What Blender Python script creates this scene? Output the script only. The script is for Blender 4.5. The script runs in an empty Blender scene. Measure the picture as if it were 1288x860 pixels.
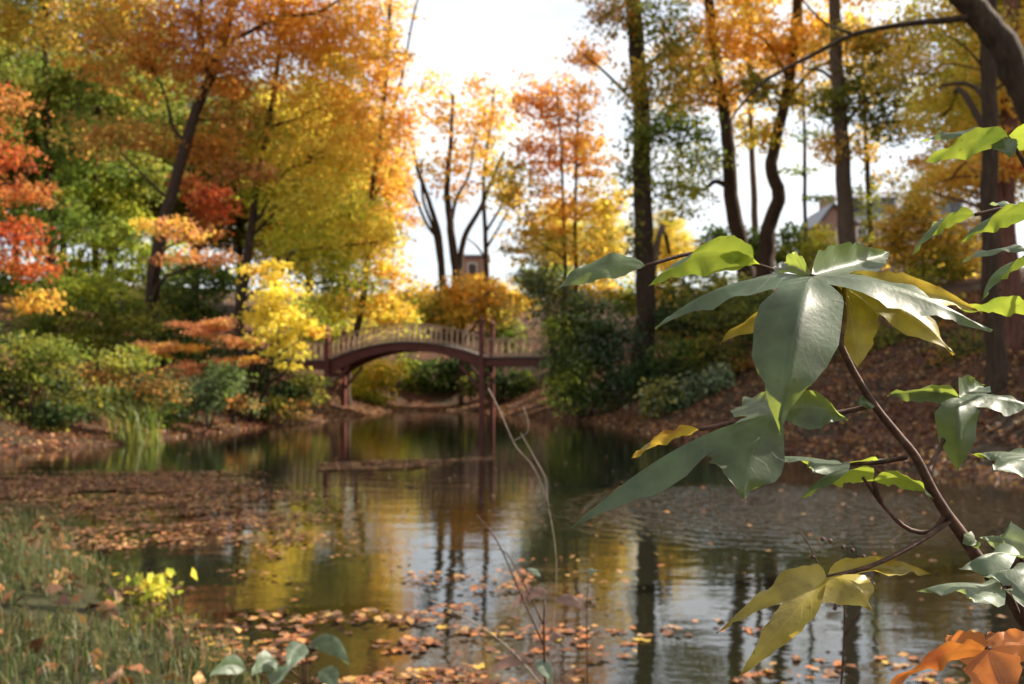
import bpy, math, random
import numpy as np
from mathutils import Vector, Matrix

# ------------------------------------------------------------------ camera, sky, sun
sc = bpy.context.scene
col = sc.collection
F = 1237.0; CX, CY, HZ = 644.0, 430.0, 487.0
CAMZ = 1.2
PITCH = math.atan((HZ - CY) / F)
cam_d = bpy.data.cameras.new('camera')
cam = bpy.data.objects.new('camera', cam_d); col.objects.link(cam)
cam.location = (0, 0, CAMZ); cam.rotation_euler = (math.pi / 2 + PITCH, 0, 0)
cam_d.sensor_width = 36; cam_d.lens = 36 * F / 1288
cam_d.clip_start = 0.02; cam_d.clip_end = 2000
cam_d.dof.use_dof = True; cam_d.dof.focus_distance = 0.50; cam_d.dof.aperture_fstop = 17.5
sc.camera = cam
SUN_AZ, SUN_EL = math.radians(70), math.radians(37)     # azimuth to the right of the view
sdir = Vector((math.sin(SUN_AZ) * math.cos(SUN_EL), math.cos(SUN_AZ) * math.cos(SUN_EL), math.sin(SUN_EL)))
w = bpy.data.worlds.new('World'); sc.world = w; w.use_nodes = True
nt = w.node_tree; nt.nodes.clear()
out = nt.nodes.new('ShaderNodeOutputWorld'); bg = nt.nodes.new('ShaderNodeBackground')
sky = nt.nodes.new('ShaderNodeTexSky'); sky.sky_type = 'NISHITA'; sky.sun_disc = False
sky.sun_elevation = SUN_EL; sky.sun_rotation = SUN_AZ; sky.air_density = 1.0; sky.dust_density = 3.0
tc = nt.nodes.new('ShaderNodeTexCoord'); mp = nt.nodes.new('ShaderNodeMapping'); mp.inputs['Scale'].default_value = (1, 1, 2.6)
nz = nt.nodes.new('ShaderNodeTexNoise'); nz.inputs['Scale'].default_value = 2.2; nz.inputs['Detail'].default_value = 7; nz.inputs['Roughness'].default_value = .6
rp = nt.nodes.new('ShaderNodeValToRGB'); rp.color_ramp.elements[0].position = .36; rp.color_ramp.elements[1].position = .60
mx = nt.nodes.new('ShaderNodeMixRGB'); mx.inputs[2].default_value = (5.2, 5.2, 5.1, 1)
nt.links.new(tc.outputs['Generated'], mp.inputs[0]); nt.links.new(mp.outputs[0], nz.inputs[0])
nt.links.new(nz.outputs['Fac'], rp.inputs[0]); nt.links.new(rp.outputs[0], mx.inputs[0])
nt.links.new(sky.outputs[0], mx.inputs[1]); nt.links.new(mx.outputs[0], bg.inputs[0])
bg.inputs[1].default_value = 0.10; nt.links.new(bg.outputs[0], out.inputs[0])
sun_d = bpy.data.lights.new('sun', 'SUN'); sun_d.energy = 5.0; sun_d.angle = math.radians(.55); sun_d.color = (1, .90, .74)
sun = bpy.data.objects.new('sun', sun_d); col.objects.link(sun)
sun.rotation_euler = (-sdir).to_track_quat('-Z', 'Y').to_euler(); sun.location = (30, 30, 40)
vs = sc.view_settings; vs.view_transform = 'Standard'; vs.look = 'None'; vs.gamma = 1; vs.exposure = 1.35; vs.use_curve_mapping = False
try:
    sc.cycles.use_denoising = True
    sc.cycles.denoiser = 'OPENIMAGEDENOISE'
    sc.cycles.max_bounces = 8; sc.cycles.diffuse_bounces = 3; sc.cycles.glossy_bounces = 3
    sc.cycles.transmission_bounces = 6; sc.cycles.transparent_max_bounces = 4
    sc.cycles.sample_clamp_indirect = 6
except Exception:
    pass
rng = np.random.default_rng(11); random.seed(11)

# ------------------------------------------------------------------ helpers
def P(px, py, D):
    """photo pixel (1288x860) at world depth Y = D metres -> world point"""
    a = (px - CX) / F; b = (CY - py) / F
    d = np.array([a, math.cos(PITCH) - b * math.sin(PITCH), math.sin(PITCH) + b * math.cos(PITCH)])
    return np.array([0, 0, CAMZ]) + d * (D / d[1])
def W(px, py, z=0.0):
    a = (px - CX) / F; b = (CY - py) / F
    d = np.array([a, math.cos(PITCH) - b * math.sin(PITCH), math.sin(PITCH) + b * math.cos(PITCH)])
    return np.array([0, 0, CAMZ]) + d * ((z - CAMZ) / d[2])
def norm(v): return v / np.maximum(np.linalg.norm(v, axis=-1, keepdims=True), 1e-9)

def mesh(name, verts, faces, colors=None, smooth=False, uv=None):
    """faces: (n,k) array or list of tuples; colors: per face (n,3)"""
    me = bpy.data.meshes.new(name)
    verts = np.asarray(verts, dtype=np.float32)
    if isinstance(faces, np.ndarray):
        n, k = faces.shape
        me.vertices.add(len(verts)); me.vertices.foreach_set('co', verts.ravel())
        me.loops.add(n * k); me.loops.foreach_set('vertex_index', faces.astype(np.int32).ravel())
        me.polygons.add(n)
        me.polygons.foreach_set('loop_start', np.arange(0, n * k, k, dtype=np.int32))
        me.polygons.foreach_set('loop_total', np.full(n, k, dtype=np.int32))
        me.update(calc_edges=True)
    else:
        me.from_pydata([tuple(map(float, v)) for v in verts], [], [tuple(map(int, f)) for f in faces]); me.update()
    if colors is not None:
        at = me.attributes.new('leafcol', 'FLOAT_COLOR', 'FACE')
        c = np.ones((len(me.polygons), 4), dtype=np.float32); c[:, :3] = colors
        at.data.foreach_set('color', c.ravel())
    if uv is not None:
        l = me.uv_layers.new(name='UVMap')
        idx = np.empty(len(me.loops), dtype=np.int32); me.loops.foreach_get('vertex_index', idx)
        l.data.foreach_set('uv', np.asarray(uv, dtype=np.float32)[idx].ravel())
    if smooth: me.polygons.foreach_set('use_smooth', np.ones(len(me.polygons), dtype=bool))
    return me
def link(name, me, mat=None, parent=None):
    o = bpy.data.objects.new(name, me); col.objects.link(o)
    if mat is not None and me is not None:
        if not me.materials: me.materials.append(mat)
    if parent is not None: o.parent = parent
    return o
def tag(o, label=None, cat=None, group=None, kind=None):
    if label: o['label'] = label
    if cat: o['category'] = cat
    if group: o['group'] = group
    if kind: o['kind'] = kind
    return o
def thing(name, label, cat, loc=(0, 0, 0), group=None):
    o = bpy.data.objects.new(name, None); col.objects.link(o)
    o.empty_display_size = .2; o.location = loc
    bpy.context.view_layer.update()
    return tag(o, label, cat, group)
def adopt(o, parent):
    """mesh written in world coordinates under an Empty that stands elsewhere"""
    o.parent = parent; o.matrix_parent_inverse = Matrix.Translation(-Vector(parent.location)); return o

class MB:
    def __init__(s): s.v = []; s.f = []; s.n = 0
    def add(s, v, f):
        s.v.append(np.asarray(v, float)); s.f += [tuple(i + s.n for i in q) for q in f]; s.n += len(v); return s
    def box(s, c, size, axes=None):
        c = np.asarray(c, float); h = np.asarray(size, float) / 2
        A = np.eye(3) if axes is None else np.asarray(axes, float)
        v = [c + A[0] * h[0] * i + A[1] * h[1] * j + A[2] * h[2] * k for i in (-1, 1) for j in (-1, 1) for k in (-1, 1)]
        return s.add(v, [(0, 1, 3, 2), (4, 6, 7, 5), (0, 4, 5, 1), (2, 3, 7, 6), (0, 2, 6, 4), (1, 5, 7, 3)])
    def tube(s, pts, rad, n=6, cap=True):
        pts = np.asarray(pts, float); rad = np.broadcast_to(np.asarray(rad, float), (len(pts),))
        t = norm(np.gradient(pts, axis=0)); ref = np.array([.31, .95, .05])
        a = norm(np.cross(t, ref)); b = np.cross(t, a)
        an = np.arange(n) * 2 * math.pi / n
        v = (pts[:, None] + rad[:, None, None] * (np.cos(an)[None, :, None] * a[:, None] + np.sin(an)[None, :, None] * b[:, None])).reshape(-1, 3)
        f = []
        for i in range(len(pts) - 1):
            for j in range(n):
                k = (j + 1) % n
                f.append((i * n + j, i * n + k, (i + 1) * n + k, (i + 1) * n + j))
        if cap: f.append(tuple(range(n))[::-1]); f.append(tuple((len(pts) - 1) * n + j for j in range(n)))
        return s.add(v, f)
    def build(s, name, mat, parent=None, smooth=False):
        me = mesh(name, np.concatenate(s.v), s.f, smooth=smooth)
        o = link(name, me, mat)
        if parent is not None: adopt(o, parent)
        return o
def bar(mb, a, b, wx, wy=None, side=(0, 1, 0)):
    a = np.asarray(a, float); b = np.asarray(b, float); x = norm(b - a); y = norm(np.asarray(side, float) - x * np.dot(side, x)); z = np.cross(x, y)
    return mb.box((a + b) / 2, (np.linalg.norm(b - a), wx, wy or wx), (x, y, z))
def smoothline(pts, n):
    """Catmull-Rom through the points"""
    pts = np.asarray(pts, float); k = len(pts)
    e = np.concatenate([[2 * pts[0] - pts[1]], pts, [2 * pts[-1] - pts[-2]]])
    ts = np.linspace(0, k - 1, n); o = []
    for t in ts:
        i = min(int(t), k - 2); u = t - i; p0, p1, p2, p3 = e[i:i + 4]
        o.append(.5 * (2 * p1 + (p2 - p0) * u + (2 * p0 - 5 * p1 + 4 * p2 - p3) * u * u + (3 * p1 - p0 - 3 * p2 + p3) * u ** 3))
    return np.array(o)

# ------------------------------------------------------------------ materials
def newmat(name):
    m = bpy.data.materials.new(name); m.use_nodes = True
    n = m.node_tree.nodes; return m, m.node_tree, n['Principled BSDF'], n['Material Output']
def N(t, kind, **kw):
    n = t.nodes.new('ShaderNode' + kind)
    for k, v in kw.items():
        if k in n.inputs: n.inputs[k].default_value = v
        else: setattr(n, k, v)
    return n
def ramp(t, fac, stops):
    r = N(t, 'ValToRGB'); e = r.color_ramp.elements
    while len(e) < len(stops): e.new(.5)
    for el, (p, c) in zip(e, stops): el.position = p; el.color = (*c, 1)
    t.links.new(fac, r.inputs[0]); return r
def foliage_mat(name, trans=.45, rough=.5, spec=.3):
    m, t, b, o = newmat(name); L = t.links.new
    at = N(t, 'Attribute', attribute_name='leafcol')
    L(at.outputs['Color'], b.inputs['Base Color']); b.inputs['Roughness'].default_value = rough
    b.inputs['Specular IOR Level'].default_value = spec
    tr = N(t, 'BsdfTranslucent'); L(at.outputs['Color'], tr.inputs['Color'])
    ms = N(t, 'MixShader'); ms.inputs[0].default_value = trans
    L(b.outputs[0], ms.inputs[1]); L(tr.outputs[0], ms.inputs[2]); L(ms.outputs[0], o.inputs[0])
    return m
def noise_mat(name, stops, scale=5, rough=.85, bump=.3, detail=8, stretch=(1, 1, 1), spec=.3, dist=.02):
    m, t, b, o = newmat(name); L = t.links.new
    tcn = N(t, 'TexCoord'); mpn = N(t, 'Mapping'); mpn.inputs['Scale'].default_value = stretch
    nzn = N(t, 'TexNoise', Scale=scale, Detail=detail, Roughness=.65)
    L(tcn.outputs['Object'], mpn.inputs[0]); L(mpn.outputs[0], nzn.inputs[0])
    r = ramp(t, nzn.outputs['Fac'], stops); L(r.outputs[0], b.inputs['Base Color'])
    b.inputs['Roughness'].default_value = rough; b.inputs['Specular IOR Level'].default_value = spec
    bp = N(t, 'Bump', Strength=bump, Distance=dist); L(nzn.outputs['Fac'], bp.inputs['Height']); L(bp.outputs[0], b.inputs['Normal'])
    return m
M = {}
M['leaf'] = foliage_mat('autumn_foliage', .6, .55, .25)
M['glossy_leaf'] = foliage_mat('evergreen_foliage', .25, .28, .6)
M['dry_leaf'] = foliage_mat('fallen_leaf', .15, .6, .3)
M['grass'] = foliage_mat('grass_blades', .4, .5, .3)
M['bark'] = noise_mat('bark', [(.3, (.022, .014, .009)), (.55, (.055, .034, .021)), (.8, (.11, .072, .046))], 6, .9, .9, 8, (3, 3, .5), .2, .03)
M['bark_pale'] = noise_mat('bark_pale', [(.3, (.05, .034, .024)), (.55, (.12, .082, .056)), (.8, (.21, .155, .11))], 6, .9, .8, 8, (3, 3, .5), .2, .03)
M['bark_red'] = noise_mat('bark_red', [(.3, (.06, .025, .015)), (.55, (.14, .06, .04)), (.8, (.22, .11, .07))], 6, .9, .8, 8, (3, 3, .5), .2, .03)
M['red_paint'] = noise_mat('red_brown_paint', [(.3, (.085, .020, .014)), (.6, (.13, .032, .022)), (.85, (.17, .06, .04))], 3, .55, .15, 6, (1, 1, 1), .4)
M['rail_wood'] = noise_mat('weathered_rail_wood', [(.3, (.26, .16, .10)), (.6, (.42, .29, .19)), (.85, (.55, .43, .30))], 8, .7, .3, 6, (1, 1, 4), .3)
M['deck_wood'] = noise_mat('weathered_deck_wood', [(.3, (.22, .19, .16)), (.7, (.42, .38, .33))], 7, .75, .3)
M['twig'] = noise_mat('twig_bark', [(.35, (.028, .012, .008)), (.55, (.075, .033, .020)), (.75, (.15, .08, .05))], 140, .7, .8, 6, (1, 1, 1), .3, .0012)
M['twig_grey'] = noise_mat('grey_twig_bark', [(.3, (.10, .075, .055)), (.7, (.26, .2, .15))], 60, .7, .4, 6, (1, 1, 1), .3, .001)

# ground: leaf litter over soil, grassy and muddy near the camera
def ground_mat():
    m, t, b, o = newmat('leaf_litter_ground'); L = t.links.new
    tcn = N(t, 'TexCoord')
    n1 = N(t, 'TexNoise', Scale=9, Detail=9, Roughness=.75); n2 = N(t, 'TexNoise', Scale=.6, Detail=5)
    L(tcn.outputs['Object'], n1.inputs[0]); L(tcn.outputs['Object'], n2.inputs[0])
    r1 = ramp(t, n1.outputs['Fac'], [(.3, (.018, .009, .006)), (.5, (.07, .028, .015)), (.62, (.15, .06, .028)), (.8, (.26, .12, .06))])
    r2 = ramp(t, n1.outputs['Fac'], [(.3, (.012, .010, .006)), (.55, (.04, .03, .016)), (.8, (.09, .055, .03))])
    rr = ramp(t, n2.outputs['Fac'], [(.36, (0, 0, 0)), (.6, (1, 1, 1))])
    mxn = N(t, 'MixRGB'); L(rr.outputs[0], mxn.inputs[0]); L(r2.outputs[0], mxn.inputs[1]); L(r1.outputs[0], mxn.inputs[2])
    # mossy mud on the low near bank
    sx = N(t, 'SeparateXYZ'); L(tcn.outputs['Object'], sx.inputs[0]); mr = N(t, 'MapRange'); mr.inputs['From Min'].default_value = 9; mr.inputs['From Max'].default_value = 13; mr.inputs['To Min'].default_value = 1; mr.inputs['To Max'].default_value = 0; L(sx.outputs[1], mr.inputs['Value'])
    r3 = ramp(t, n1.outputs['Fac'], [(.3, (.018, .018, .008)), (.55, (.05, .048, .02)), (.8, (.11, .08, .035))])
    mx3 = N(t, 'MixRGB'); L(mr.outputs[0], mx3.inputs[0]); L(mxn.outputs[0], mx3.inputs[1]); L(r3.outputs[0], mx3.inputs[2]); mxn = mx3
    L(mxn.outputs[0], b.inputs['Base Color']); b.inputs['Roughness'].default_value = .9; b.inputs['Specular IOR Level'].default_value = .2
    bp = N(t, 'Bump', Strength=.8, Distance=.06); L(n1.outputs['Fac'], bp.inputs['Height']); L(bp.outputs[0], b.inputs['Normal'])
    return m
M['ground'] = ground_mat()
FOUNT = W(985, 640)
def water_mat():
    m, t, b, o = newmat('pond_water'); L = t.links.new
    b.inputs['Base Color'].default_value = (.010, .010, .006, 1); b.inputs['Roughness'].default_value = .02
    b.inputs['IOR'].default_value = 1.36; b.inputs['Specular IOR Level'].default_value = .9
    tcn = N(t, 'TexCoord')
    n1 = N(t, 'TexNoise', Scale=1.6, Detail=4, Roughness=.55); n2 = N(t, 'TexNoise', Scale=11, Detail=3)
    m1 = N(t, 'Mapping'); m1.inputs['Scale'].default_value = (.7, 1.6, 1)
    L(tcn.outputs['Object'], m1.inputs[0]); L(m1.outputs[0], n1.inputs[0]); L(m1.outputs[0], n2.inputs[0])
    # rings spreading from the bubbling spot near the right shore
    sub = N(t, 'VectorMath', operation='SUBTRACT'); sub.inputs[1].default_value = tuple(FOUNT); L(tcn.outputs['Object'], sub.inputs[0])
    ln = N(t, 'VectorMath', operation='LENGTH'); L(sub.outputs[0], ln.inputs[0])
    n3 = N(t, 'TexNoise', Scale=7, Detail=3); L(tcn.outputs['Object'], n3.inputs[0])
    mul = N(t, 'Math', operation='MULTIPLY_ADD'); L(ln.outputs['Value'], mul.inputs[0]); mul.inputs[1].default_value = 26
    n3m = N(t, 'Math', operation='MULTIPLY'); n3m.inputs[1].default_value = 12; L(n3.outputs['Fac'], n3m.inputs[0]); L(n3m.outputs[0], mul.inputs[2])
    sn = N(t, 'Math', operation='SINE'); L(mul.outputs[0], sn.inputs[0])
    fall = N(t, 'MapRange'); fall.inputs['From Min'].default_value = 0.3; fall.inputs['From Max'].default_value = 3.2; fall.inputs['To Min'].default_value = 1; fall.inputs['To Max'].default_value = 0
    fall.interpolation_type = 'SMOOTHSTEP'; L(ln.outputs['Value'], fall.inputs['Value'])
    ring = N(t, 'Math', operation='MULTIPLY'); L(sn.outputs[0], ring.inputs[0]); L(fall.outputs[0], ring.inputs[1])
    a1 = N(t, 'Math', operation='MULTIPLY_ADD'); L(n2.outputs['Fac'], a1.inputs[0]); a1.inputs[1].default_value = .12; L(n1.outputs['Fac'], a1.inputs[2])
    a2 = N(t, 'Math', operation='MULTIPLY_ADD'); L(ring.outputs[0], a2.inputs[0]); a2.inputs[1].default_value = 1.1; L(a1.outputs[0], a2.inputs[2])
    bp = N(t, 'Bump', Strength=.5, Distance=.009); L(a2.outputs[0], bp.inputs['Height']); L(bp.outputs[0], b.inputs['Normal'])
    return m
M['water'] = water_mat()

# ------------------------------------------------------------------ terrain and pond
shore = [(-1.0, 3.7), W(300, 858)[:2], W(215, 800)[:2], W(110, 705)[:2], W(20, 640)[:2], (-7.5, 11.0), (-11.5, 13.0), (-12.5, 15.5), W(-60, 574)[:2], W(0, 570)[:2], W(60, 566)[:2],
         W(130, 561)[:2], W(200, 553)[:2], W(250, 547)[:2], W(330, 538)[:2], W(400, 531)[:2], W(445, 525)[:2], W(478, 519)[:2], W(518, 516.5)[:2],
         W(590, 516.5)[:2], W(630, 521)[:2], W(700, 527)[:2], W(760, 535)[:2], W(820, 546)[:2], W(900, 558)[:2], W(1000, 572)[:2],
         W(1100, 586)[:2], W(1200, 597)[:2], W(1288, 608)[:2], (6.2, 10.2), (4.9, 8.2), (4.2, 6), (3.4, 4), (2.2, 3.0), (.6, 2.8)]
shore = np.array([np.asarray(p, float)[:2] for p in shore])
shore_s = smoothline(np.concatenate([shore, shore[:1]]), 220)[:, :2]
def sdist(x, y):
    """signed distance to the shore: positive on land"""
    x = np.asarray(x, float); y = np.asarray(y, float); shp = x.shape; q = np.stack([x.ravel(), y.ravel()], 1)
    d = np.full(len(q), 1e9); ins = np.zeros(len(q), bool)
    a = shore_s; b = np.roll(shore_s, -1, 0)
    for p0, p1 in zip(a, b):
        e = p1 - p0; L2 = e @ e
        if L2 < 1e-12: continue
        tt = np.clip(((q - p0) @ e) / L2, 0, 1); d = np.minimum(d, np.hypot(*(q - p0 - tt[:, None] * e).T))
        c = (p0[1] > q[:, 1]) != (p1[1] > q[:, 1])
        ins ^= c & (q[:, 0] < (p1[0] - p0[0]) * (q[:, 1] - p0[1]) / (p1[1] - p0[1] if p1[1] != p0[1] else 1e-9) + p0[0])
    return np.where(ins, -d, d).reshape(shp)
def sst(a, b, x): t = np.clip((x - a) / (b - a), 0, 1); return t * t * (3 - 2 * t)
def height(x, y):
    x = np.asarray(x, float); y = np.asarray(y, float); s = sdist(x, y); sp = np.maximum(s, 0)
    far = .10 * (1 - np.exp(-sp / .4)) + .04 * sp * np.exp(-sp / 6) + 4.6 * (1 - np.exp(-np.maximum(sp - 1.2, 0) / 13)) + .115 * np.minimum(sp, 60)
    near = .06 * (1 - np.exp(-sp / .3)) + .05 * np.minimum(sp, 4)
    k = sst(9, 17, y + .35 * np.maximum(x - 6, 0) - .0 * x)
    z = near * (1 - k) + far * k
    bumps = .06 * np.sin(x * 1.7 + 1.3 * np.sin(y * .8)) * np.cos(y * 1.3) + .25 * np.sin(x * .33 + 2) * np.cos(y * .27) * np.clip(sp / 8, 0, 1)
    z = z + bumps * np.clip(sp / 1.0, 0, 1) * (.35 + .65 * k)
    return np.where(s < 0, np.maximum(-.7, s * .45), z)
def gz(x, y): return float(height(np.array([x]), np.array([y]))[0])
def warp(n, lim):
    u = np.linspace(-1, 1, n); return np.sign(u) * (np.abs(u) * .12 + np.abs(u) ** 3.2 * .88) * lim
gx = warp(300, 600); gy = warp(300, 600) + 18
X, Y = np.meshgrid(gx, gy); Z = height(X, Y)
n = len(gx); ii = np.arange(n * n).reshape(n, n)
fc = np.stack([ii[:-1, :-1], ii[:-1, 1:], ii[1:, 1:], ii[1:, :-1]], -1).reshape(-1, 4)
tag(link('ground', mesh('ground', np.stack([X, Y, Z], -1).reshape(-1, 3), fc, smooth=True), M['ground']), kind='structure')
wv = np.array([(-16, 1.5, 0), (14, 1.5, 0), (14, 62, 0), (-16, 62, 0)], float)
tag(link('pond_water', mesh('pond_water', wv, np.array([[0, 1, 2, 3]])), M['water']), kind='structure')

# ------------------------------------------------------------------ foliage tools
PAL = {
 'orange': [(.85, .40, .06), (.88, .46, .08), (.80, .33, .05), (.80, .46, .08)],
 'gold':   [(.90, .58, .08), (.88, .52, .07), (.85, .60, .10), (.85, .46, .06)],
 'yellow': [(.90, .68, .08), (.86, .62, .07), (.80, .66, .09), (.70, .62, .08)],
 'lime':   [(.52, .55, .06), (.42, .48, .05), (.62, .58, .06), (.30, .38, .04)],
 'green':  [(.16, .24, .035), (.12, .19, .03), (.26, .31, .045), (.09, .14, .025)],
 'olive':  [(.34, .32, .05), (.26, .26, .045), (.45, .38, .06), (.19, .21, .04)],
 'rust':   [(.58, .25, .06), (.66, .31, .07), (.48, .22, .06), (.55, .33, .09)],
 'red':    [(.50, .09, .03), (.58, .14, .04), (.36, .06, .03), (.60, .22, .05)],
 'salmon': [(.78, .36, .15), (.72, .30, .13), (.82, .44, .20), (.62, .27, .12)],
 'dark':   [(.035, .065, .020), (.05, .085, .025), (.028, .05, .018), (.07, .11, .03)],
 'sage':   [(.17, .24, .10), (.24, .30, .14), (.12, .18, .07), (.20, .26, .09)],
}
LITTER = np.array([(.42, .15, .05), (.50, .20, .07), (.32, .12, .05), (.26, .11, .06), (.58, .30, .10), (.38, .20, .10), (.20, .10, .06), (.60, .36, .12)])
def quads(c, size, up=.8, aspect=.62, fold=.12):
    n = len(c)
    nn = norm(rng.normal(size=(n, 3)) + np.array([0, 0, up])); d = norm(np.cross(nn, rng.normal(size=(n, 3)))); s = np.cross(nn, d)
    L = size[:, None]; Wd = L * aspect
    v = np.stack([c - d * L * .5, c + s * Wd * .5 - d * L * .06 + nn * L * fold, c + d * L * .5, c - s * Wd * .5 - d * L * .06 + nn * L * fold], 1).reshape(-1, 3)
    return v, np.arange(n * 4).reshape(n, 4)
def pick(keys, n):
    pal = np.concatenate([np.array(PAL[k]) for k in keys.split('+')])
    return pal[rng.integers(0, len(pal), n)]
def blob_leaves(c, r, key, lai=3.2, lsize=.13, flat=.45, clump=None):
    """leaf clumps spread through one ellipsoid; returns verts-centres, sizes, colours, clump centres"""
    c = np.asarray(c, float); r = np.asarray(r, float)
    area = math.pi * max(r[0], r[1]) * r[2]
    nl = int(lai * area / (lsize ** 2 * .31)) + 20
    rc = clump or (.16 * (r[0] + r[2]) / 2 + .22)
    nc = max(5, int(4.2 * r[0] * r[1] * r[2] / (rc ** 3)) ); nc = min(nc, 90)
    d = norm(rng.normal(size=(nc, 3))); rad = rng.random(nc) ** .45
    cc = c + d * rad[:, None] * r * np.array([1, 1, 1])
    ccol = pick(key, nc) * (0.85 + .3 * rng.random((nc, 1)))
    wgt = rng.random(nc) ** 1.3 + .15; wgt /= wgt.sum()
    ix = rng.choice(nc, nl, p=wgt)
    off = rng.normal(size=(nl, 3)) * np.array([1, 1, flat]) * rc * .62
    off[:, 2] -= .10 * np.hypot(off[:, 0], off[:, 1])
    pts = cc[ix] + off
    cl = ccol[ix] * .62 + pick(key, nl) * .38
    cl = np.clip(cl * (1 + .25 * rng.normal(size=(nl, 1)) * .6), .01, .92)
    return pts, lsize * (.65 + .7 * rng.random(nl)), cl, cc
def crown_mesh(name, parts, up=.8):
    p = np.concatenate([a[0] for a in parts]); s = np.concatenate([a[1] for a in parts]); c = np.concatenate([a[2] for a in parts])
    v, f = quads(p, s, up); return mesh(name, v, f, colors=c)
NLEAF = 0
def tree(name, label, D, stems, blobs, bark='bark', cat='tree', group=None, leaf='leaf', limbs=(), lai=3.2, flat=.45, ls=None, twig=.45, up=.35, base=True, fol='crown', depth=.85, rtw=None):
    """stems: [(pixel points bottom..top, r0 px, r1 px)]; blobs: (px, py, rx, ry, colours[, dD[, lai factor]])"""
    global NLEAF
    px = D / F; mb = MB(); lines = []; root_xy = None
    for si, (pts, r0, r1) in enumerate(stems):
        q = np.array([P(a[0], a[1], D + (a[2] if len(a) > 2 else 0)) for a in pts])
        if base:
            g = gz(q[0, 0], q[0, 1])
            b0 = np.array([q[0, 0], q[0, 1], g - .25])
            if q[0, 2] < g + .6: q[0] = b0
            else: q = np.concatenate([[b0], q])
        if root_xy is None: root_xy = (q[0, 0], q[0, 1], q[0, 2] + (.25 if base else 0))
        ln = smoothline(q, max(14, 5 * len(q))); k = np.linspace(0, 1, len(ln))
        rad = (r0 + (r1 - r0) * k) * px; rad = rad * (1 + .5 * np.exp(-k * 14)) if base else rad
        wob = np.cumsum(rng.normal(size=(len(ln), 3)) * rad[:, None] * .10, axis=0) * np.array([1, 1, 0]); wob -= np.linspace(0, 1, len(ln))[:, None] * wob[-1]
        ln = ln + wob
        mb.tube(ln, rad, 9 if r0 > 5 else 6); lines.append((ln, rad))
    for pts, r0, r1 in limbs:
        q = np.array([P(a[0], a[1], D + (a[2] if len(a) > 2 else 0)) for a in pts]); ln = smoothline(q, max(8, 5 * len(q)))
        rad = np.linspace(r0, r1, len(ln)) * px; mb.tube(ln, rad, 6); lines.append((ln, rad))
    allp = np.concatenate([l for l, r in lines]); allr = np.concatenate([r for l, r in lines])
    lsz = ls or max(.085, .0048 * D); parts = []
    for bl in blobs:
        cx, cy, rx, ry, key = bl[:5]; dD = bl[5] if len(bl) > 5 else 0; fl = bl[6] if len(bl) > 6 else 1
        c = P(cx, cy, D + dD); r = np.array([rx, depth * (rx + ry) / 2, ry]) * (D + dD) / F
        pr = blob_leaves(c, r, key, lai * fl, lsz, flat); parts.append(pr)
        dd = np.linalg.norm(allp - c, axis=1) + 2.0 * np.maximum(allp[:, 2] - c[2] + .3 * np.linalg.norm(allp - c, axis=1), 0); j = int(np.argmin(dd)); a = allp[j]; L = np.linalg.norm(c - a)
        if L > .5:
            e = a + (c - a) * 1.15; ln = smoothline([a, a * .55 + c * .45 + np.array([0, 0, .12 * L]) + rng.normal(size=3) * .07 * L, c + rng.normal(size=3) * .05 * L, e], 9)
            r_ = min(allr[j] * .6, .012 * L + .02); rr_ = np.linspace(r_, r_ * .25, 9); mb.tube(ln, rr_, 5, cap=False)
            ap = np.concatenate([allp, ln[2:]]); ar = np.concatenate([allr, rr_[2:]])
        else: ap, ar = allp, allr
        for cc in pr[3]:
            if rng.random() > twig: continue
            dd = np.linalg.norm(ap - cc, axis=1) + 1.0 * np.maximum(ap[:, 2] - cc[2], 0); j = int(np.argmin(dd)); a = ap[j]; L = np.linalg.norm(cc - a)
            if L > 3.2: continue
            if L < .15: continue
            mid = a * .5 + cc * .5 + np.array([0, 0, .10 * L]) + rng.normal(size=3) * .05 * L
            r_ = min(ar[j] * .7, (rtw or .006) * (L + .4) + .004)
            mb.tube(smoothline([a, mid, cc], 5), np.linspace(r_, r_ * .3, 5), 4, cap=False)
    root = thing(name, label, cat, root_xy, group)
    mb.build('trunk' if fol == 'crown' else 'stem', M[bark], root, smooth=True)
    me = crown_mesh(fol, parts, up); NLEAF += len(me.polygons)
    adopt(link(fol, me, M[leaf]), root)
    return root
def copy_tree(src, loc, rz=0, s=1, label=None, group=None):
    c = src.copy(); col.objects.link(c); c.location = loc; c.rotation_euler = (0, 0, rz); c.scale = (s, s, s)
    if label: c['label'] = label
    if group: c['group'] = group
    for ch in src.children:
        d = ch.copy(); col.objects.link(d); d.parent = c
    return c

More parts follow.
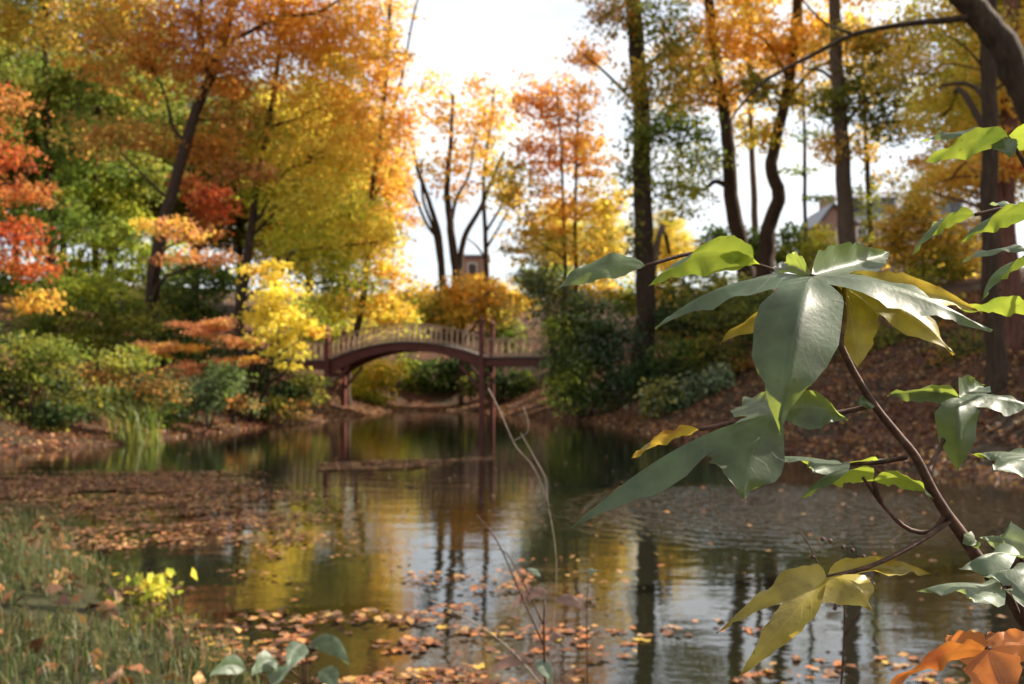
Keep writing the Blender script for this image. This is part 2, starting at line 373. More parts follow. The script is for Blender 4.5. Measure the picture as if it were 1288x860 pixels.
# ------------------------------------------------------------------ trees of the left bank
tree('leaning_maple', 'tall orange maple with a dark leaning trunk that forks high up', 32,
     [([(186, 470), (190, 400), (203, 310), (216, 255), (245, 150), (264, 100), (284, 40), (300, -40), (318, -170)], 9.5, 4)],
     [(195, 75, 100, 50, 'orange+rust'), (300, 95, 70, 50, 'orange+rust'), (330, 20, 90, 45, 'orange'), (140, 40, 90, 45, 'orange+olive'), (240, 25, 70, 40, 'rust+orange'),
      (150, 175, 90, 32, 'rust+olive', 1), (255, 185, 60, 30, 'orange+rust', 1), (430, 40, 90, 50, 'orange+gold', 2), (290, 150, 60, 30, 'rust+olive', 2),
      (230, -60, 130, 60, 'orange'), (350, -100, 140, 70, 'orange+gold'), (270, -190, 150, 60, 'orange'), (225, 290, 55, 16, 'salmon+gold', -3), (260, 325, 70, 9, 'rust+salmon', -3)],
     lai=2.1, limbs=[([(264, 100), (252, 40), (254, 0), (246, -90)], 4.5, 2), ([(278, 52), (292, 10), (312, -20), (330, -80)], 3.5, 1.6), ([(274, 56), (310, 42), (350, 22), (400, 15), (440, -10)], 3.6, 1.4),
            ([(235, 180), (218, 160), (208, 120), (195, 90)], 3, 1.2), ([(216, 255), (195, 235), (175, 215), (150, 190)], 2.6, 1.0)])
tree('slender_maple', 'slim upright maple with yellow and lime leaves and one straight side limb', 34,
     [([(297, 480), (300, 400), (308, 340), (318, 285), (325, 222), (336, 160), (347, 105), (352, 40), (362, -70)], 7, 2)],
     [(400, 115, 70, 60, 'gold+yellow'), (450, 160, 60, 55, 'gold+orange', 1), (395, 205, 80, 50, 'yellow+gold'), (330, 180, 45, 40, 'olive+yellow'), (430, 265, 70, 55, 'yellow+lime', 1), (470, 300, 50, 40, 'yellow+gold', 1), (400, 320, 60, 40, 'lime+yellow', 0), (380, 250, 50, 34, 'yellow', -1),
      (370, 285, 60, 55, 'lime+yellow', 2), (340, 235, 40, 26, 'lime'), (300, 215, 60, 16, 'rust+salmon', -1), (420, 345, 60, 38, 'lime+green', 2), (360, 40, 70, 50, 'orange+gold'), (370, -50, 90, 60, 'gold')],
     lai=1.7, limbs=[([(324, 206), (300, 207), (270, 204), (232, 206)], 2.6, 1.2), ([(320, 280), (340, 250), (360, 215), (385, 205)], 2.6, 1), ([(300, 215), (302, 240), (305, 262)], 1.5, 1), ([(336, 160), (370, 150), (410, 130)], 2.4, .9)])
tree('yellow_maple', 'low bright yellow maple whose drooping boughs hang in front of the bridge approach', 30,
     [([(312, 505), (318, 440), (330, 390, -1), (350, 350, -2), (368, 315, -3)], 3.2, 1.5)],
     [(352, 372, 44, 26, 'yellow', -3.5), (382, 402, 28, 20, 'yellow', -4), (345, 425, 34, 18, 'yellow', -4), (372, 440, 22, 12, 'yellow', -4.5), (330, 395, 36, 24, 'yellow', -3.5), (362, 458, 18, 10, 'yellow', -4.5), (400, 415, 14, 8, 'gold', -4), (330, 345, 40, 18, 'yellow+gold', -3)],
     lai=2.2, flat=.3, cat='tree')
tree('golden_tree', 'golden orange tree at the edge of the white sky gap left of the bridge', 46,
     [([(436, 470), (446, 430), (462, 340), (468, 250), (478, 170), (486, 100), (490, 20), (492, -60)], 5.5, 2)],
     [(482, 90, 34, 55, 'orange+gold'), (505, 150, 22, 40, 'orange'), (468, 190, 50, 46, 'gold+orange'), (490, 240, 30, 40, 'gold+orange'), (468, 310, 46, 40, 'gold+yellow'), (492, 345, 24, 26, 'gold'), (476, 388, 46, 18, 'gold+yellow'), (500, 405, 40, 16, 'gold+lime'), (450, 360, 50, 26, 'yellow+gold'), (415, 385, 40, 24, 'yellow+lime'),
      (470, 20, 46, 45, 'orange+gold'), (450, -60, 90, 60, 'orange'), (430, 90, 50, 50, 'orange')],
     lai=1.9, limbs=[([(478, 170), (500, 120), (520, 20), (526, -4)], 2, 1), ([(468, 250), (492, 215), (508, 190)], 2, .8)])
tree('red_maple', 'scarlet maple leaning in over the left bank with layered red boughs', 20,
     [([(-70, 520), (-66, 420), (-52, 320), (-40, 220), (-30, 120), (-24, 0)], 8, 3)],
     [(-10, 195, 60, 30, 'red'), (20, 240, 45, 20, 'red+rust'), (10, 290, 50, 22, 'red'), (-20, 330, 50, 20, 'red+rust'), (35, 330, 30, 30, 'rust+red'), (50, 375, 32, 20, 'rust+gold'), (-40, 140, 70, 40, 'red+rust'), (-60, 250, 60, 50, 'red')],
     lai=1.9, flat=.32, rtw=.005, limbs=[([(-45, 260), (-10, 235), (30, 228)], 2.5, 1), ([(-55, 340), (-10, 318), (35, 312)], 2.5, 1)])
tree('green_oak', 'tall dark green tree with a straight trunk deep in the left wood', 44,
     [([(66, 430), (64, 300), (62, 180), (60, 60), (58, -100), (58, -260)], 6.5, 3)],
     [(40, 110, 70, 50, 'green+olive'), (95, 190, 70, 45, 'green'), (30, 20, 80, 50, 'olive+gold'), (110, 90, 60, 40, 'olive+green'), (60, 280, 80, 45, 'green'), (60, -60, 110, 60, 'olive'), (50, -170, 120, 80, 'green+olive'), (20, 370, 60, 40, 'green')], lai=2.7)
tree('olive_ash', 'olive green ash with a thin trunk between the green tree and the leaning maple', 48,
     [([(122, 430), (120, 300), (121, 180), (124, 60), (126, -80)], 5, 2.4)],
     [(130, 240, 70, 40, 'green+lime'), (170, 120, 60, 45, 'olive+green'), (150, 300, 70, 45, 'lime+green'), (90, 350, 70, 45, 'green+lime'), (180, 220, 46, 34, 'olive+green'), (130, 20, 90, 50, 'gold+olive'), (130, -80, 110, 60, 'olive+gold'), (200, 340, 60, 40, 'green+lime')], lai=2.6)
tree('crimson_dogwood', 'small crimson tree glowing between the two maple trunks', 40,
     [([(243, 420), (242, 320), (240, 240), (238, 200)], 2.6, 1.2)],
     [(272, 255, 34, 24, 'red'), (258, 285, 30, 16, 'red+rust'), (288, 110, 18, 16, 'red+orange'), (235, 232, 20, 18, 'red+rust'), (300, 165, 20, 16, 'salmon+red')], lai=2.6)
tree('salmon_dogwood', 'low dogwood with flat layers of salmon pink leaves on the left bank', 28.2,
     [([(292, 530), (296, 470), (282, 432), (262, 415)], 2.6, 1.2), ([(296, 470), (300, 440), (312, 428)], 1.6, .8)],
     [(250, 412, 40, 9, 'salmon'), (290, 430, 40, 9, 'salmon+rust'), (212, 436, 36, 14, 'salmon+gold'), (238, 462, 34, 10, 'salmon'), (300, 452, 34, 7, 'salmon+gold'), (225, 480, 30, 12, 'salmon+rust'), (190, 446, 30, 8, 'gold+lime'), (270, 405, 30, 7, 'rust+salmon')],
     lai=4, flat=.22, ls=.085, up=1.6)
for (lab, D, bl, sx, sy) in [
    ('broad green rhododendron behind the leaning maple trunk', 36, [(235, 360, 42, 34, 'green+sage'), (275, 355, 30, 34, 'green'), (210, 385, 40, 26, 'green+olive'), (255, 395, 30, 20, 'dark+green')], 245, 440),
    ('lime green bush under the red maple boughs', 30, [(110, 370, 60, 36, 'lime+green'), (160, 400, 50, 30, 'green+olive'), (60, 410, 50, 34, 'olive+green'), (120, 430, 40, 20, 'olive+lime')], 110, 470),
    ('yellowing bush at the far left of the leafy bank', 21, [(40, 450, 60, 30, 'olive+green'), (10, 490, 46, 34, 'olive+dark'), (80, 490, 50, 30, 'olive+dark'), (-40, 450, 60, 60, 'dark+green')], 30, 540),
    ('dark bush in the shade below the bridge approach', 36, [(345, 495, 40, 24, 'dark'), (385, 490, 26, 24, 'dark+olive'), (310, 480, 36, 26, 'dark+green'), (330, 455, 40, 20, 'dark')], 345, 525),  # leaves coloured dark to stand for the black shade under the approach
    ('dark green thicket between the leaning maple and the slim maple', 33, [(250, 445, 50, 30, 'dark+green'), (150, 450, 60, 26, 'dark+green'), (200, 420, 50, 26, 'green+dark'), (90, 450, 60, 24, 'dark+olive')], 230, 500),
    ('dark low bush on the leafy shore under the red maple', 20.5, [(30, 530, 46, 18, 'dark+olive'), (80, 520, 40, 18, 'dark'), (-30, 520, 50, 24, 'dark+olive')], 35, 556),  # dark leaf colour put in to make the sunlit bank read as shaded
    ('dark evergreen bush behind the reed clump', 24.5, [(165, 515, 46, 22, 'dark+olive'), (125, 505, 34, 22, 'dark'), (205, 520, 30, 16, 'dark+green'), (185, 480, 40, 20, 'dark+rust')], 165, 548),  # added so its dark leaves deepen the bank shadow
    ('dark ferny bush at the shore between the pale sage shrub and the bridge', 30.5, [(330, 510, 36, 14, 'dark+olive'), (365, 515, 26, 10, 'dark+rust'), (300, 505, 28, 18, 'dark')], 328, 532),  # dark foliage over the sunlit litter, added as shade
    ('grey green low shrub at the foot of the leaning maple', 23, [(95, 515, 36, 18, 'sage+olive'), (130, 500, 28, 16, 'sage+green'), (60, 520, 26, 14, 'green+olive')], 95, 545),
    ('pale sage shrub leaning over the water below the salmon dogwood', 26.6, [(250, 500, 34, 28, 'sage'), (285, 480, 26, 28, 'sage+green'), (220, 515, 26, 16, 'sage+olive'), (305, 505, 18, 14, 'sage+rust')], 258, 545),
    ('russet and olive shrub between the reed clump and the pale sage shrub', 22, [(150, 455, 40, 16, 'olive+green'), (200, 490, 30, 22, 'dark+rust'), (130, 470, 40, 14, 'dark+rust'), (165, 500, 30, 18, 'olive+dark')], 170, 545),
    ]:
    tree('shrub', lab, D, [([(sx, sy), (sx + 4, sy - 40), (sx + 2, sy - 80)], 1.8, .8), ([(sx, sy), (sx - 14, sy - 35), (sx - 22, sy - 70)], 1.4, .7), ([(sx, sy), (sx + 16, sy - 30), (sx + 28, sy - 60)], 1.4, .7)],
         bl, cat='shrub', lai=3.4, fol='foliage', flat=.5, twig=.35)

# ------------------------------------------------------------------ trees behind the bridge
tree('forked_tree', 'bare limbed tree that splits into several dark stems against the white sky', 62,
     [([(572, 400), (572, 345), (566, 290), (562, 240), (566, 190), (570, 120)], 8, 2), ([(560, 400), (553, 340), (551, 300), (540, 255), (526, 215), (518, 180)], 6, 1.6), ([(580, 400), (578, 345), (583, 300), (604, 262), (620, 225), (634, 190)], 6, 1.4)],
     [(560, 150, 32, 34, 'gold+orange'), (590, 190, 40, 34, 'gold+orange'), (548, 110, 26, 26, 'gold'), (608, 150, 30, 30, 'orange+gold'), (545, 210, 26, 26, 'gold'), (630, 220, 30, 36, 'gold+olive'), (570, 235, 30, 24, 'gold+orange')],
     lai=.95, bark='bark', limbs=[([(551, 300), (536, 280), (520, 240), (512, 210)], 2.6, 1), ([(566, 290), (574, 250), (590, 220), (596, 180)], 3, 1), ([(553, 330), (546, 290), (532, 250), (530, 200)], 3, 1.2)])
tree('thin_tree', 'thin dark tree with short side limbs beside the forked tree', 64,
     [([(614, 400), (614, 330), (611, 270), (610, 215), (618, 150), (622, 110)], 4.5, 1.2)],
     [(625, 140, 34, 34, 'gold+orange'), (610, 190, 26, 30, 'gold+olive'), (640, 250, 26, 30, 'gold+olive'), (600, 110, 24, 20, 'orange')], lai=.95,
     limbs=[([(613, 310), (628, 285), (640, 262)], 2, .8), ([(612, 290), (632, 255), (634, 225)], 2, .8), ([(614, 330), (600, 310), (588, 300)], 1.6, .7)])
tree('copper_tree', 'copper orange tree with twin slender trunks right of the sky gap', 54,
     [([(711, 400), (711, 330), (708, 260), (706, 190), (700, 110)], 3.2, 1.2), ([(726, 400), (726, 330), (725, 260), (726, 180), (730, 110)], 3.4, 1.2)],
     [(670, 125, 34, 34, 'salmon+orange'), (715, 130, 44, 40, 'orange+rust'), (690, 190, 50, 36, 'orange+salmon'), (740, 190, 40, 40, 'orange+gold'), (755, 260, 40, 44, 'gold+yellow'), (700, 260, 44, 34, 'gold+orange'), (650, 230, 30, 40, 'olive+gold'), (660, 300, 36, 34, 'olive+gold'), (720, 310, 44, 26, 'gold+olive'), (770, 330, 30, 26, 'gold+yellow')], lai=1.9)
tree('orange_bush', 'rounded orange bush glowing above the arch of the bridge', 52,
     [([(580, 440), (582, 400), (580, 370)], 3, 1.5), ([(580, 440), (560, 400), (545, 375)], 2, 1), ([(580, 440), (604, 400), (616, 372)], 2, 1)],
     [(585, 365, 42, 24, 'orange+gold'), (550, 385, 34, 24, 'gold+olive'), (620, 385, 30, 24, 'orange+olive'), (525, 395, 24, 20, 'olive+lime'), (590, 400, 60, 18, 'olive+gold')], cat='bush', fol='foliage', lai=3)
for (lab, D, bl, sx, sy) in [
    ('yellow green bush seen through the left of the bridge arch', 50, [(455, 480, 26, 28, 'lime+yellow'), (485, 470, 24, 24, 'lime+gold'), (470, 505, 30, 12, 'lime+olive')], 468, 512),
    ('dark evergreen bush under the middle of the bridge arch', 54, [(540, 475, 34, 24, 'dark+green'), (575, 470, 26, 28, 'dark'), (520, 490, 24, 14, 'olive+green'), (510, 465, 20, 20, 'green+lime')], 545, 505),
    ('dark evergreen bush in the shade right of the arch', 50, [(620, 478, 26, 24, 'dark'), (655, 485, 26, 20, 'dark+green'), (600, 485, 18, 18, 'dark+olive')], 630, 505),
    ('gold and olive bush on the rise beneath the forked tree', 66, [(520, 375, 40, 20, 'gold+olive'), (480, 390, 40, 22, 'olive+lime'), (560, 385, 40, 18, 'olive+gold'), (610, 365, 26, 22, 'olive+gold'), (650, 375, 34, 26, 'olive+gold')], 540, 410),
    ('green bush on the rise beneath the copper tree', 60, [(690, 355, 40, 24, 'olive+green'), (740, 365, 40, 24, 'olive+gold'), (790, 375, 36, 24, 'olive+green'), (830, 365, 36, 24, 'gold+olive')], 740, 405),
    ('olive thicket behind the left bridge posts', 55, [(420, 430, 36, 26, 'lime+olive'), (390, 400, 36, 30, 'green+lime'), (450, 420, 34, 22, 'olive+yellow'), (505, 425, 34, 18, 'olive+lime'), (640, 420, 26, 26, 'olive+green')], 430, 470),
    ]:
    tree('bush', lab, D, [([(sx, sy), (sx + 3, sy - 20), (sx + 1, sy - 45)], 1.8, .8), ([(sx, sy), (sx - 10, sy - 18), (sx - 16, sy - 36)], 1.4, .7)], bl, cat='bush', lai=3.4, fol='foliage', flat=.55, twig=.3)
tree('rhododendron', 'large glossy dark rhododendron that hides the right end of the bridge', 35,
     [([(735, 525), (732, 470), (725, 420)], 3, 1.2), ([(735, 525), (760, 480), (772, 440)], 2.4, 1), ([(735, 525), (705, 470), (690, 420)], 2.4, 1)],
     [(735, 400, 46, 40, 'dark+green'), (715, 450, 40, 40, 'dark+green'), (765, 430, 44, 40, 'dark'), (700, 380, 40, 30, 'dark+olive'), (680, 350, 34, 26, 'dark+olive'), (740, 490, 46, 30, 'dark+green'), (790, 480, 40, 34, 'dark'), (712, 490, 26, 30, 'green+lime'), (725, 455, 24, 30, 'lime+green'), (700, 415, 20, 20, 'lime')],
     leaf='glossy_leaf', cat='shrub', fol='foliage', lai=3, flat=.6, ls=.13, up=.5)
tree('shrub', 'pale grey green shrub on the bank below the ivy clad trunk', 29, [([(870, 540), (872, 510), (880, 480)], 1.8, .8), ([(870, 540), (890, 505), (905, 485)], 1.4, .7)],
     [(880, 495, 34, 24, 'sage+dark'), (905, 480, 20, 20, 'sage'), (850, 510, 30, 16, 'dark'), (830, 500, 30, 24, 'dark+olive')], leaf='glossy_leaf', cat='shrub', fol='foliage', lai=3, flat=.6, up=.5)

# ------------------------------------------------------------------ trees of the right bank
tree('ivy_clad_tree', 'massive straight dark trunk with ivy and leafy sprays up its length', 37,
     [([(807, 480), (806, 420), (804, 320), (802, 240), (800, 150), (797, 60), (795, -20), (790, -200), (788, -330)], 13, 9)],
     [(800, 215, 22, 40, 'olive+green', -.4, .8), (802, 300, 15, 44, 'olive+dark', -.2, .5), (770, 20, 40, 34, 'orange+olive', -1), (835, 30, 46, 36, 'green+olive', -1), (810, 100, 44, 34, 'green+gold', -1.2), (860, 85, 46, 34, 'olive+gold', -1), (850, 160, 44, 34, 'green', -1), (815, 165, 34, 30, 'green+olive', -1),
      (850, 240, 44, 40, 'olive+lime', 0), (740, 70, 30, 26, 'orange', 1), (800, -60, 110, 60, 'gold+olive'), (790, -170, 140, 80, 'gold+orange'), (840, 320, 36, 30, 'gold+yellow', 12)], lai=2.0,
     limbs=[([(802, 190), (835, 160), (870, 150)], 3, 1), ([(800, 130), (760, 90), (735, 70)], 2.4, 1), ([(799, 100), (840, 60), (880, 40)], 3, 1)])
tree('curved_tree', 'curving dark tree with a low crooked side limb left of its twin', 46,
     [([(940, 345), (931, 300), (920, 250), (914, 190), (908, 130), (898, 60), (890, -60), (886, -200)], 12, 5)],
     [(880, 60, 60, 40, 'gold+orange'), (930, 40, 56, 40, 'gold'), (860, 120, 46, 34, 'gold+olive'), (915, 120, 46, 26, 'gold+orange'), (880, 200, 40, 30, 'olive+green'), (900, -40, 100, 50, 'gold+orange'), (885, -150, 120, 70, 'gold')],
     limbs=[([(918, 236), (900, 228), (886, 238), (868, 240)], 4, 1.5), ([(906, 120), (880, 90), (850, 80)], 3, 1)], lai=2.3)
tree('crooked_tree', 'crooked dark trunk with a knotted bend beside the curving tree', 45,
     [([(960, 345), (963, 305), (970, 275), (977, 245), (970, 215), (976, 180), (988, 130), (998, 60), (1006, -60), (1010, -180)], 11, 5)],
     [(985, 60, 60, 40, 'gold+orange'), (1040, 40, 60, 40, 'gold'), (955, 110, 40, 26, 'olive+green'), (1010, 120, 50, 30, 'olive+gold'), (960, 170, 30, 22, 'lime+gold'), (1000, -50, 110, 55, 'gold'), (1010, -160, 120, 60, 'gold+orange')],
     limbs=[([(988, 130), (1020, 90), (1060, 70)], 3.4, 1), ([(992, 100), (970, 60), (950, 40)], 3, 1)], lai=2.3)
tree('straight_tree', 'straight brown trunk in front of the brick house', 39,
     [([(1070, 365), (1068, 300), (1064, 230), (1060, 150), (1056, 60), (1052, -60), (1050, -200)], 12.5, 6)],
     [(1060, 130, 46, 30, 'green+olive'), (1100, 110, 50, 34, 'green+olive'), (1120, 160, 34, 30, 'olive+green'), (1050, 185, 30, 22, 'gold'), (1070, 60, 60, 36, 'gold+olive'), (1130, 60, 50, 36, 'gold+olive'), (1070, -50, 100, 50, 'gold'), (1060, -150, 120, 70, 'gold+olive')],
     bark='bark_pale', limbs=[([(1060, 160), (1090, 125), (1120, 110)], 3, 1), ([(1058, 110), (1035, 90), (1010, 85)], 3, 1)], lai=2.3)
tree('far_pine', 'thin bare pine stem with a few tufts beyond the crooked trunk', 62,
     [([(1014, 340), (1013, 260), (1012, 180), (1010, 90), (1008, 0)], 3, 1.6)],
     [(1000, 215, 30, 7, 'sage+green'), (1030, 250, 30, 6, 'sage+green'), (1020, 170, 30, 9, 'sage+green'), (1008, 60, 34, 20, 'sage+green')], lai=1.1, flat=.3)
tree('pale_tree', 'pale slim trunk standing between the two dark curving trunks', 57,
     [([(948, 340), (947, 260), (945, 170), (943, 60), (942, -40)], 5, 2.6)],
     [(940, 160, 30, 30, 'gold+olive'), (950, 80, 40, 40, 'gold'), (940, 0, 50, 50, 'gold+olive')], bark='bark_pale', lai=1.4)
tree('ivy_sapling', 'slim leafy trunk against the roof of the brick house', 52,
     [([(1096, 350), (1094, 290), (1091, 220), (1088, 150), (1086, 60)], 4.5, 2)],
     [(1092, 260, 10, 50, 'olive+lime', 0, .6), (1088, 180, 26, 30, 'gold+olive'), (1120, 225, 34, 16, 'olive+gold', 0, .5), (1085, 100, 40, 40, 'gold+olive')], lai=1.5)
tree('dark_trunk_tree', 'black barked straight tree rising from the leafy slope beside the reddish trunk', 17,
     [([(1252, 500), (1250, 420), (1247, 320), (1244, 200), (1241, 90), (1238, -20), (1234, -180), (1230, -330)], 11.5, 8)],
     [(1190, 30, 70, 26, 'gold+olive', 1), (1250, 100, 40, 40, 'olive+gold', 2), (1200, 120, 46, 34, 'lime+gold', 3, .7), (1150, 90, 56, 34, 'olive+gold', 3), (1170, 155, 50, 26, 'lime+gold', 4, .7), (1230, -330, 170, 120, 'gold+olive', 1, .6)], lai=2,
     limbs=[([(1241, 90), (1215, 60), (1185, 40)], 2, .8), ([(1242, 120), (1262, 105), (1280, 98)], 2, .8)])
tree('red_barked_tree', 'reddish brown trunk close behind the black barked tree with golden sprays', 20,
     [([(1272, 510), (1270, 420), (1268, 320), (1267, 220), (1268, 100), (1272, -40), (1276, -200)], 13, 8)],
     [(1185, 225, 36, 26, 'gold', 2), (1165, 245, 22, 16, 'gold+yellow', 2), (1215, 215, 34, 26, 'gold', 2), (1265, 190, 40, 30, 'gold+orange', -1), (1260, 215, 20, 14, 'red+orange', -1), (1270, 130, 40, 30, 'gold', 0), (1160, 205, 24, 12, 'rust+gold', 3), (1300, 60, 60, 50, 'gold', 0), (1285, -200, 130, 90, 'gold', 0, .5)], lai=2.2, bark='bark_red',
     limbs=[([(1267, 240), (1240, 225), (1205, 222), (1175, 232)], 2, .7)])
for (lab, D, bl, sx, sy) in [
    ('yellow green bush in front of the gable of the brick house', 58, [(1010, 320, 40, 22, 'lime+olive'), (1030, 300, 22, 18, 'lime+yellow'), (985, 318, 26, 20, 'green+olive')], 1010, 345),
    ('dark green bush at the foot of the curving trunks', 56, [(905, 305, 30, 22, 'green+dark'), (950, 310, 30, 26, 'green'), (880, 325, 34, 18, 'olive+gold'), (995, 295, 16, 18, 'green')], 930, 345),
    ('olive gold bush that hides most of the brick house', 44, [(1150, 270, 40, 40, 'olive+gold'), (1130, 310, 36, 34, 'olive+gold'), (1190, 300, 44, 40, 'olive+gold'), (1165, 345, 46, 30, 'olive+lime'), (1225, 330, 40, 40, 'olive+gold')], 1160, 385),
    ('lime bush on the leafy slope behind the sapling', 30, [(1010, 415, 46, 22, 'lime+olive'), (1060, 430, 40, 16, 'lime+olive'), (960, 410, 40, 24, 'olive+dark'), (900, 390, 46, 34, 'olive+dark')], 990, 455),
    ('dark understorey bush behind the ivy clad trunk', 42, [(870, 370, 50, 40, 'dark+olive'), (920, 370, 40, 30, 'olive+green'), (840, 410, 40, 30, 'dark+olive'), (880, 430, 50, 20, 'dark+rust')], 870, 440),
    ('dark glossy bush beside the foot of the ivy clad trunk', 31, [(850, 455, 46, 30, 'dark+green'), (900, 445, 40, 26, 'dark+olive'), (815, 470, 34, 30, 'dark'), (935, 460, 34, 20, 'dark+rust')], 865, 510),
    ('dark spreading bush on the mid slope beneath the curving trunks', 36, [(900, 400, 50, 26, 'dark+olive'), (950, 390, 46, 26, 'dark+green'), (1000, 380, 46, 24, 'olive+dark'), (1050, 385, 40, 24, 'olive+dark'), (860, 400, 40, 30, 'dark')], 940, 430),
    ('dark bramble bush on the slope behind the stem of the sapling', 26, [(1120, 430, 46, 22, 'dark+olive'), (1170, 420, 40, 22, 'dark+rust'), (1080, 450, 34, 16, 'dark+rust')], 1120, 462),  # dark leaves put in for the shade on the brown slope
    ('dark bramble bush beside the foot of the black barked tree', 21, [(1215, 440, 34, 24, 'dark+olive'), (1190, 460, 30, 14, 'dark+rust'), (1300, 440, 40, 40, 'dark+olive')], 1215, 482),  # added bush, its dark colour stands for slope shade
    ('low gold bush at the top of the leafy slope', 34, [(1140, 375, 50, 14, 'lime+gold'), (1200, 390, 50, 20, 'olive+gold'), (1110, 405, 30, 14, 'olive+lime')], 1150, 420),
    ]:
    tree('bush', lab, D, [([(sx, sy), (sx + 3, sy - 22), (sx + 1, sy - 50)], 1.8, .8), ([(sx, sy), (sx - 12, sy - 20), (sx - 20, sy - 40)], 1.4, .7), ([(sx, sy), (sx + 14, sy - 20), (sx + 24, sy - 38)], 1.4, .7)], bl, cat='bush', lai=2.8, fol='foliage', flat=.55, twig=.3)
# overhanging near tree, trunk out of frame to the right
tree('overhanging_tree', 'near dark bough arching out of the top corner with one long thin branch', 7,
     [([(1510, 800), (1430, 600), (1360, 330), (1318, 180), (1296, 110), (1272, 60), (1242, 20), (1205, -14), (1140, -70), (1060, -120)], 26, 12)],
     [(1020, -150, 110, 40, 'olive+gold', 0, .5), (1160, -160, 120, 40, 'olive+gold', 0, .5)],
     limbs=[([(1232, 18), (1200, 24), (1140, 30), (1075, 43), (1020, 70), (965, 100), (930, 135), (915, 160)], 5, 1.0), ([(1075, 43), (1040, 30), (1010, 0), (985, -40)], 2, .8)], lai=1.2, ls=.085, twig=.5)

# ------------------------------------------------------------------ far wood behind: copies that share mesh data
def proto_tree(name, label, key, h, bark, seed):
    global NLEAF
    root = thing(name, label, 'tree', (0, 0, 0)); mb = MB()
    ln = smoothline([(0, 0, -.4), (.1, .05, h * .3), (-.1, .1, h * .6), (.1, 0, h * .95)], 18); mb.tube(ln, np.linspace(.28, .06, 18), 8)
    parts = []
    for k in range(11):
        z = h * (.32 + .62 * k / 10); r = h * .20 * math.sin(math.pi * (.18 + .75 * k / 10)) + .5; a = k * 2.4 + seed
        c = (math.cos(a) * r * .6, math.sin(a) * r * .6, z)
        pr = blob_leaves(c, (r, r, r * .62), key, 2.4, .22, .5); parts.append(pr)
        for cc in pr[3][::3]:
            b = np.array([0, 0, max(cc[2] - .8, h * .2)]); mb.tube(smoothline([b, (b + cc) / 2 + [0, 0, .2], cc], 5), np.linspace(.05, .015, 5), 4, cap=False)
    o = mb.build('trunk', M[bark], None, True); o.parent = root
    me = crown_mesh('crown', parts); NLEAF += len(me.polygons); o = link('crown', me, M['leaf']); o.parent = root
    return root
protos = [proto_tree('far_tree', 'distant olive green tree in the wood behind the left bank', 'olive+green', 17, 'bark', 0),
          proto_tree('far_tree', 'distant golden tree in the wood behind the left bank', 'gold+lime', 15, 'bark', 1.3),
          proto_tree('far_tree', 'distant orange tree in the wood behind the left bank', 'orange+rust', 16, 'bark_pale', 2.2)]
spots = [(-40, 58, 0), (15, 66, 2), (75, 60, 0), (135, 68, 1), (190, 60, 0), (245, 70, 2), (300, 62, 0), (345, 72, 1), (390, 60, 1), (430, 70, 2), (-110, 52, 0), (-190, 60, 2), (-150, 40, 0), (-260, 45, 1)]
used = set()
for i, (px, D, k) in enumerate(spots):
    x = (px - CX) / F * D; loc = (x, D, gz(x, D)); rz = rng.random() * 6.28; s = .85 + .35 * rng.random()
    g = ['olive green trees of the far left wood', 'golden trees of the far left wood', 'orange trees of the far left wood'][k]
    if k not in used:
        used.add(k); protos[k].location = loc; protos[k].rotation_euler = (0, 0, rz); protos[k].scale = (s, s, s); protos[k]['group'] = g
    else: copy_tree(protos[k], loc, rz, s, None, g)
rspots = [(1360, 34, 1), (1420, 44, 0), (1250, 60, 1), (1330, 62, 0), (1500, 31, 1), (1600, 38, 0), (1560, 25, 1), (1720, 27, 1), (1660, 22, 0), (1800, 33, 0), (840, 95, 1), (760, 92, 1), (700, 88, 1)]  # those well right of the frame are unseen, added to shade the slope
rl = ['distant olive green tree on the rise beyond the right slope', 'distant golden tree on the rise beyond the right slope']
for i, (px, D, k) in enumerate(rspots):
    x = (px - CX) / F * D; copy_tree(protos[k], (x, D, gz(x, D)), rng.random() * 6, .5 + .15 * rng.random() if D > 80 else .95 + .25 * rng.random(), rl[k], ['olive', 'golden'][k] + ' trees of the far right rise')

# ------------------------------------------------------------------ bridge
BD = 42.3
bc = P(508, 487, BD); ang = math.radians(-11)
bx = np.array([math.cos(ang), math.sin(ang), 0]); by = np.array([-math.sin(ang), math.cos(ang), 0]); bz = np.array([0, 0, 1.])
def B(x, y, z): return np.array([bc[0], bc[1], 0]) + bx * x + by * y + bz * z
bridge = thing('footbridge', 'arched red brown wooden footbridge with slatted railings over the pond', 'bridge', tuple(B(0, .9, 0)))
HL = 3.45; BW = 1.8
def arch_top(x):
    u = x / HL
    if abs(u) <= 1: return 2.42 + .72 * (1 - u * u) + (.06 * u)
    return (2.36 if u < 0 else 2.48)
def arch_bot(x):
    u = x / HL; return arch_top(x) - (.36 + .14 * u * u + (.22 * max(0, -u) ** 3))
for ys in (0, BW):
    mb = MB(); xs = np.linspace(-HL, HL, 33); v = []; f = []
    for x in xs: v += [B(x, ys - .06, arch_top(x)), B(x, ys + .06, arch_top(x)), B(x, ys + .06, arch_bot(x)), B(x, ys - .06, arch_bot(x))]
    for i in range(32):
        for j in range(4): f.append((i * 4 + j, i * 4 + (j + 1) % 4, (i + 1) * 4 + (j + 1) % 4, (i + 1) * 4 + j))
    f += [(3, 2, 1, 0), (128, 129, 130, 131)]
    mb.add(v, f); mb.build('arch_beam', M['red_paint'], bridge)
    for (xa, xb, z) in ((-7.4, -HL, 2.36), (HL, 6.6, 2.46)):
        mb = MB(); bar(mb, B(xa, ys, z - .18), B(xb, ys, z - .18), .10, .36, by); mb.build('side_beam', M['red_paint'], bridge)
